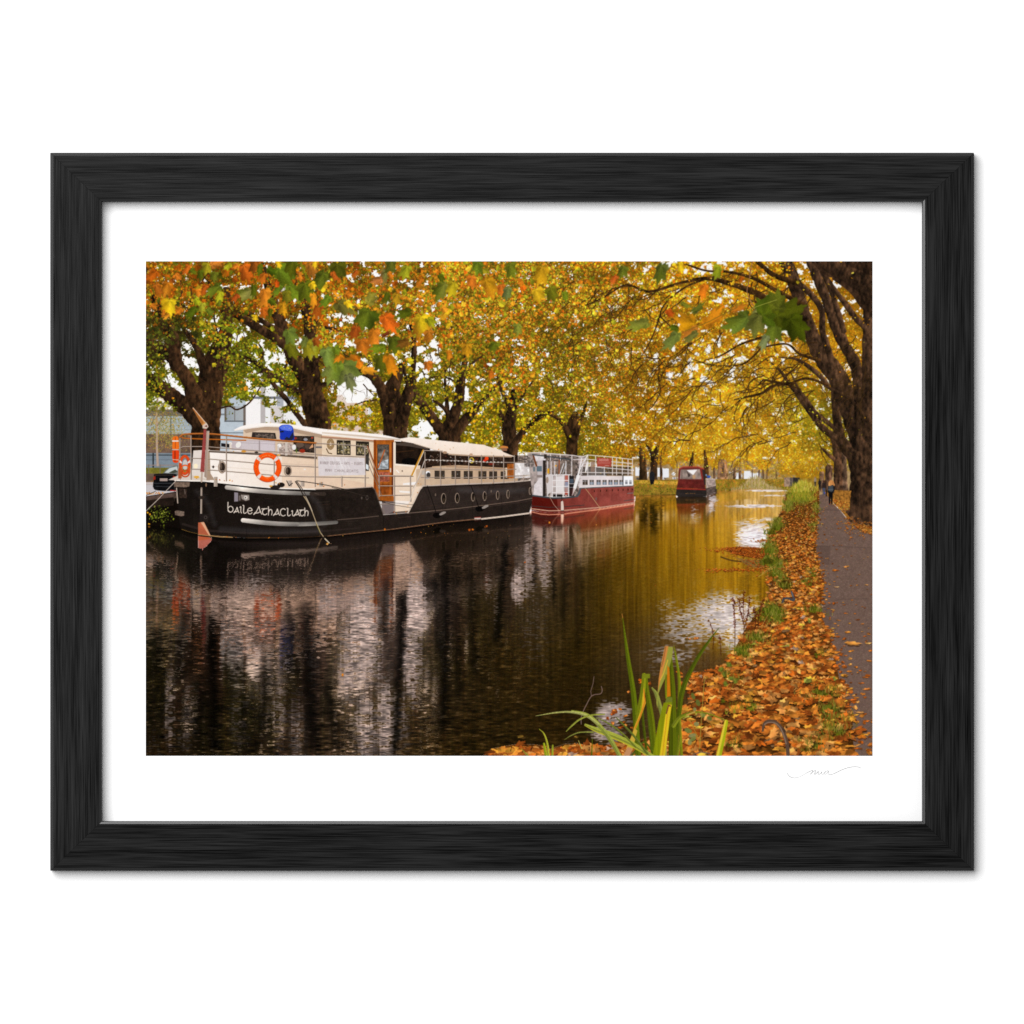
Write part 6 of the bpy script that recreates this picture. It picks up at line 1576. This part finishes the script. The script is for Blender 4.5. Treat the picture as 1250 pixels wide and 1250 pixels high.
# the thin arrises of the moulding are rubbed smooth
EDGE, nt, b = new_mat('rubbed_black_edge', .3)
nz_ = nt.nodes.new('ShaderNodeTexNoise')
nz_.inputs['Scale'].default_value = 160
mr = nt.nodes.new('ShaderNodeMapRange')
mr.inputs['To Min'].default_value = .004
mr.inputs['To Max'].default_value = .016
nt.links.new(nz_.outputs['Fac'], mr.inputs['Value'])
nt.links.new(mr.outputs['Result'], b.inputs['Base Color'])
b.inputs['Specular IOR Level'].default_value = .55
OU0, OV0, OU1, OV1 = 62.3, 187.2, 1188, 1062.2
IU0, IV0, IU1, IV1 = 125, 246.8, 1125.3, 1002.2
PROFILE = [(0, 0), (0, 18.4), (.006, 18.9), (.062, 20.3), (.075, 20.5), (.5, 21.9), (.945, 23.2), (.955, 23.1), (.996, 22.3), (1, 21.6), (1, 2)]


def rail(ends, mat, lb):
    """one mitred moulding; ends = the two corners as (outer u, outer v, inner u, inner v)"""
    vs, fs = [], []
    n = len(PROFILE)
    for (ou, ov, iu, iv) in ends:
        for w, h in PROFILE:
            vs.append(P3(ou + (iu - ou) * w, ov + (iv - ov) * w, h))
    for i in range(n):
        j = (i + 1) % n
        fs.append((i, j, n + j, n + i))
    fs.append(tuple(range(n))[::-1])
    fs.append(tuple(range(n, 2 * n)))
    me = bpy.data.meshes.new('frame_rail')
    me.from_pydata(vs, [], fs)
    import bmesh
    bm = bmesh.new()
    bm.from_mesh(me)
    bmesh.ops.recalc_face_normals(bm, faces=bm.faces)
    bm.to_mesh(me)
    bm.free()
    o = link('frame_rail', me, mat, root)
    me.materials.append(EDGE)
    for k in (2, 7):
        me.polygons[k].material_index = 1
    o['label'] = lb
    return o


g = .12
TL, TR, BR_, BL_ = (OU0, OV0, IU0, IV0), (OU1, OV0, IU1, IV0), (OU1, OV1, IU1, IV1), (OU0, OV1, IU0, IV1)


def sh(c, du, dv):
    return (c[0] + du, c[1] + dv, c[2] + du, c[3] + dv)


rail((sh(TL, g, 0), sh(TR, -g, 0)), WX, 'black grained wooden rail along the top')
rail((sh(BL_, g, 0), sh(BR_, -g, 0)), WX, 'black grained wooden rail along the bottom')
rail((sh(TL, 0, g), sh(BL_, 0, -g)), WZ, 'black grained wooden rail down the side by the black barge')
rail((sh(TR, 0, g), sh(BR_, 0, -g)), WZ, 'black grained wooden rail down the side by the towpath')

mp_, nt, b = new_mat('white_mount_board', .9)
nz_ = nt.nodes.new('ShaderNodeTexNoise')
nz_.inputs['Scale'].default_value = 1500
bp = nt.nodes.new('ShaderNodeBump')
bp.inputs['Strength'].default_value = .03
bp.inputs['Distance'].default_value = .0002
nt.links.new(nz_.outputs['Fac'], bp.inputs['Height'])
nt.links.new(bp.outputs['Normal'], b.inputs['Normal'])
b.inputs['Base Color'].default_value = (.94, .94, .94, 1)
b.inputs['Specular IOR Level'].default_value = 0
box('mount_board', IU0 - 8, IV0 - 8, IU1 + 8, IV1 + 8, 2.5, 4.0, mp_, root)

# ---- signature in pencil on the mount
SIG = [[(961, 943.2), (962, 945.6), (964, 947.8), (967, 949.2), (970.4, 949.6), (974, 948.9), (977, 947.8), (981, 945.8), (985, 943.4), (989, 941.4), (992, 940.4), (991.6, 942.4), (989, 945.2)],
       [(989, 945.4), (992, 942.4), (995, 940.6), (996, 941.2), (994.6, 943.6), (994.6, 945.3), (997, 943.6), (999, 941.8), (998.6, 944.2), (1000, 945.2), (1002.4, 943.4), (1003.4, 941.8), (1003, 944.4), (1004.6, 945.4), (1007, 942.4), (1010, 940.8), (1011.4, 941.2), (1009, 941.2), (1006.6, 943.6), (1007, 945.2), (1009.4, 944), (1011.4, 941.4), (1010.8, 944.2), (1012.4, 945.5), (1015.4, 945.3), (1020, 943.4), (1025, 941), (1030, 938.8), (1035, 937.2), (1040, 936.2), (1045, 936), (1049, 936.6), (1050.8, 937.8)]]
ms, nt, b = new_mat('pencil_line', .7)
b.inputs['Base Color'].default_value = (.10, .10, .10, 1)
vs, fs = [], []
for run in SIG:
    P = smooth(run, 5)
    T = np.gradient(P, axis=0)
    N = np.c_[-T[:, 1], T[:, 0]] / (np.hypot(T[:, 0], T[:, 1])[:, None] + 1e-9)
    wd = .34 + .12 * np.sin(np.linspace(0, 9, len(P)))
    b0 = len(vs)
    for k in range(len(P)):
        for s_ in (-1, 1):
            vs.append(P3(P[k, 0] + s_ * N[k, 0] * wd[k] / 2, P[k, 1] + s_ * N[k, 1] * wd[k] / 2, 4.12))
    for k in range(len(P) - 1):
        a = b0 + 2 * k
        fs.append((a, a + 1, a + 3, a + 2))
me = bpy.data.meshes.new('signature')
me.from_pydata(vs, [], fs)
link('signature', me, ms, root)['label'] = 'thin grey handwritten signature below the print'

# ---- the print: one flat sheet of ink dots, cut along the outlines of what it shows
mk, nt, b = new_mat('print_ink', .8)
at_ = nt.nodes.new('ShaderNodeAttribute')
at_.attribute_name = 'ink'
nt.links.new(at_.outputs['Color'], b.inputs['Base Color'])
b.inputs['Specular IOR Level'].default_value = 0
lin = np.where(img <= .04045, img / 12.92, ((img + .055) / 1.055) ** 2.4) * PAPER
xs = (np.linspace(U0, U1, W + 1) - 625) * MM
zs = (625 - np.linspace(V0, V1, H + 1)) * MM


def cut(name, ids, parent):
    ys_, xs_ = np.nonzero(np.isin(lab, ids))
    if len(ys_) == 0:
        return None
    W1 = W + 1
    a = ys_.astype(np.int64) * W1 + xs_
    quad = np.stack([a + W1, a + W1 + 1, a + 1, a], 1)
    vid, inv = np.unique(quad, return_inverse=True)
    inv = inv.reshape(-1).astype(np.int32)
    co = np.empty((len(vid), 3), np.float32)
    co[:, 0] = xs[vid % W1]
    co[:, 1] = -4.3 * MM
    co[:, 2] = zs[vid // W1]
    me = bpy.data.meshes.new(name)
    n = len(a)
    me.vertices.add(len(vid))
    me.vertices.foreach_set('co', co.ravel())
    me.loops.add(n * 4)
    me.loops.foreach_set('vertex_index', inv)
    me.polygons.add(n)
    me.polygons.foreach_set('loop_start', np.arange(0, n * 4, 4, dtype=np.int32))
    me.update(calc_edges=True)
    at = me.attributes.new('ink', 'FLOAT_COLOR', 'FACE')
    cc = np.ones((n, 4), np.float32)
    cc[:, :3] = lin[ys_, xs_]
    at.data.foreach_set('color', cc.ravel())
    return link(name, me, mk, parent)


def empty(name, parent, loc):
    o = bpy.data.objects.new(name, None)
    o.empty_display_size = .02
    scn.collection.objects.link(o)
    o.parent = parent
    o.matrix_parent_inverse = parent.matrix_world.inverted()
    o.location = loc
    bpy.context.view_layer.update()
    return o


LOOKS = {'canal_barge': 'black and cream hotel barge with an orange life ring', 'red_passenger_boat': 'red and white passenger boat moored beyond the black barge', 'far_boat': 'small dark red boat far along the canal',
         'parked_car': 'black car parked on the quay', 'woman_with_rucksack': 'woman with fair hair and dark rucksack walking away', 'iris_leaves': 'green and yellow sword leaves in the near corner',
         'brick_house': 'pale brick house with white windows', 'office_building': 'pale office building with grey cladding', 'silver_birch': 'slim pale birch with thin leaves', 'canal_water': 'dark rippled canal water with golden reflections'}
STUFF = {'autumn_foliage', 'fallen_leaves', 'floating_leaves', 'grass_verge', 'overhanging_plants', 'near_leaves'}
heads = {}
for i, nm in enumerate(LABELS):
    if not (lab == i).any():
        continue
    head, _, sub = nm.partition('>')
    key, head = head, head.split('#')[0]
    sub = sub.split('#')[0]
    if sub:
        if key not in heads:
            yy, xx = np.nonzero(np.isin(lab, [k for k, q in enumerate(LABELS) if q.split('>')[0] == key]))
            heads[key] = empty(head, root, P3(U0 + xx.mean() / S, V0 + yy.max() / S, 4.3))
            if head in LOOKS:
                heads[key]['label'] = LOOKS[head]
        cut(sub, [i], heads[key])
    else:
        o = cut(head, [i], root)
        if head in LOOKS:
            o['label'] = LOOKS[head]
        if head in STUFF:
            o['kind'] = 'stuff'
        if head == 'plane_tree':
            o['group'] = 'plane trees lining the canal'

# ---- light: one large soft lamp high on the left, and an even room light
w = bpy.data.worlds.new('World')
scn.world = w
w.use_nodes = True
w.node_tree.nodes['Background'].inputs['Color'].default_value = (1, 1, 1, 1)
w.node_tree.nodes['Background'].inputs['Strength'].default_value = .34
ld = bpy.data.lights.new('soft_lamp', 'AREA')
ld.shape = 'SQUARE'
ld.size = 9
ld.energy = 1890
lo = bpy.data.objects.new('soft_lamp', ld)
scn.collection.objects.link(lo)
lo.location = (-4.6, -10, 4.6)
lo.rotation_euler = (math.radians(90), 0, 0)

cd = bpy.data.cameras.new('camera')
cd.lens = 250
cd.sensor_width = 36
cd.clip_end = 100
co_ = bpy.data.objects.new('camera', cd)
scn.collection.objects.link(co_)
# the frame of 1250 mm at the wall fills the picture
co_.location = (0, -1.25 * 250 / 36 - .004, 0)
co_.rotation_euler = (math.radians(90), 0, 0)
scn.camera = co_

scn.render.engine = 'CYCLES'
scn.cycles.use_denoising = False
scn.view_settings.view_transform = 'Standard'
scn.view_settings.look = 'None'
scn.view_settings.exposure = 0
scn.view_settings.gamma = 1
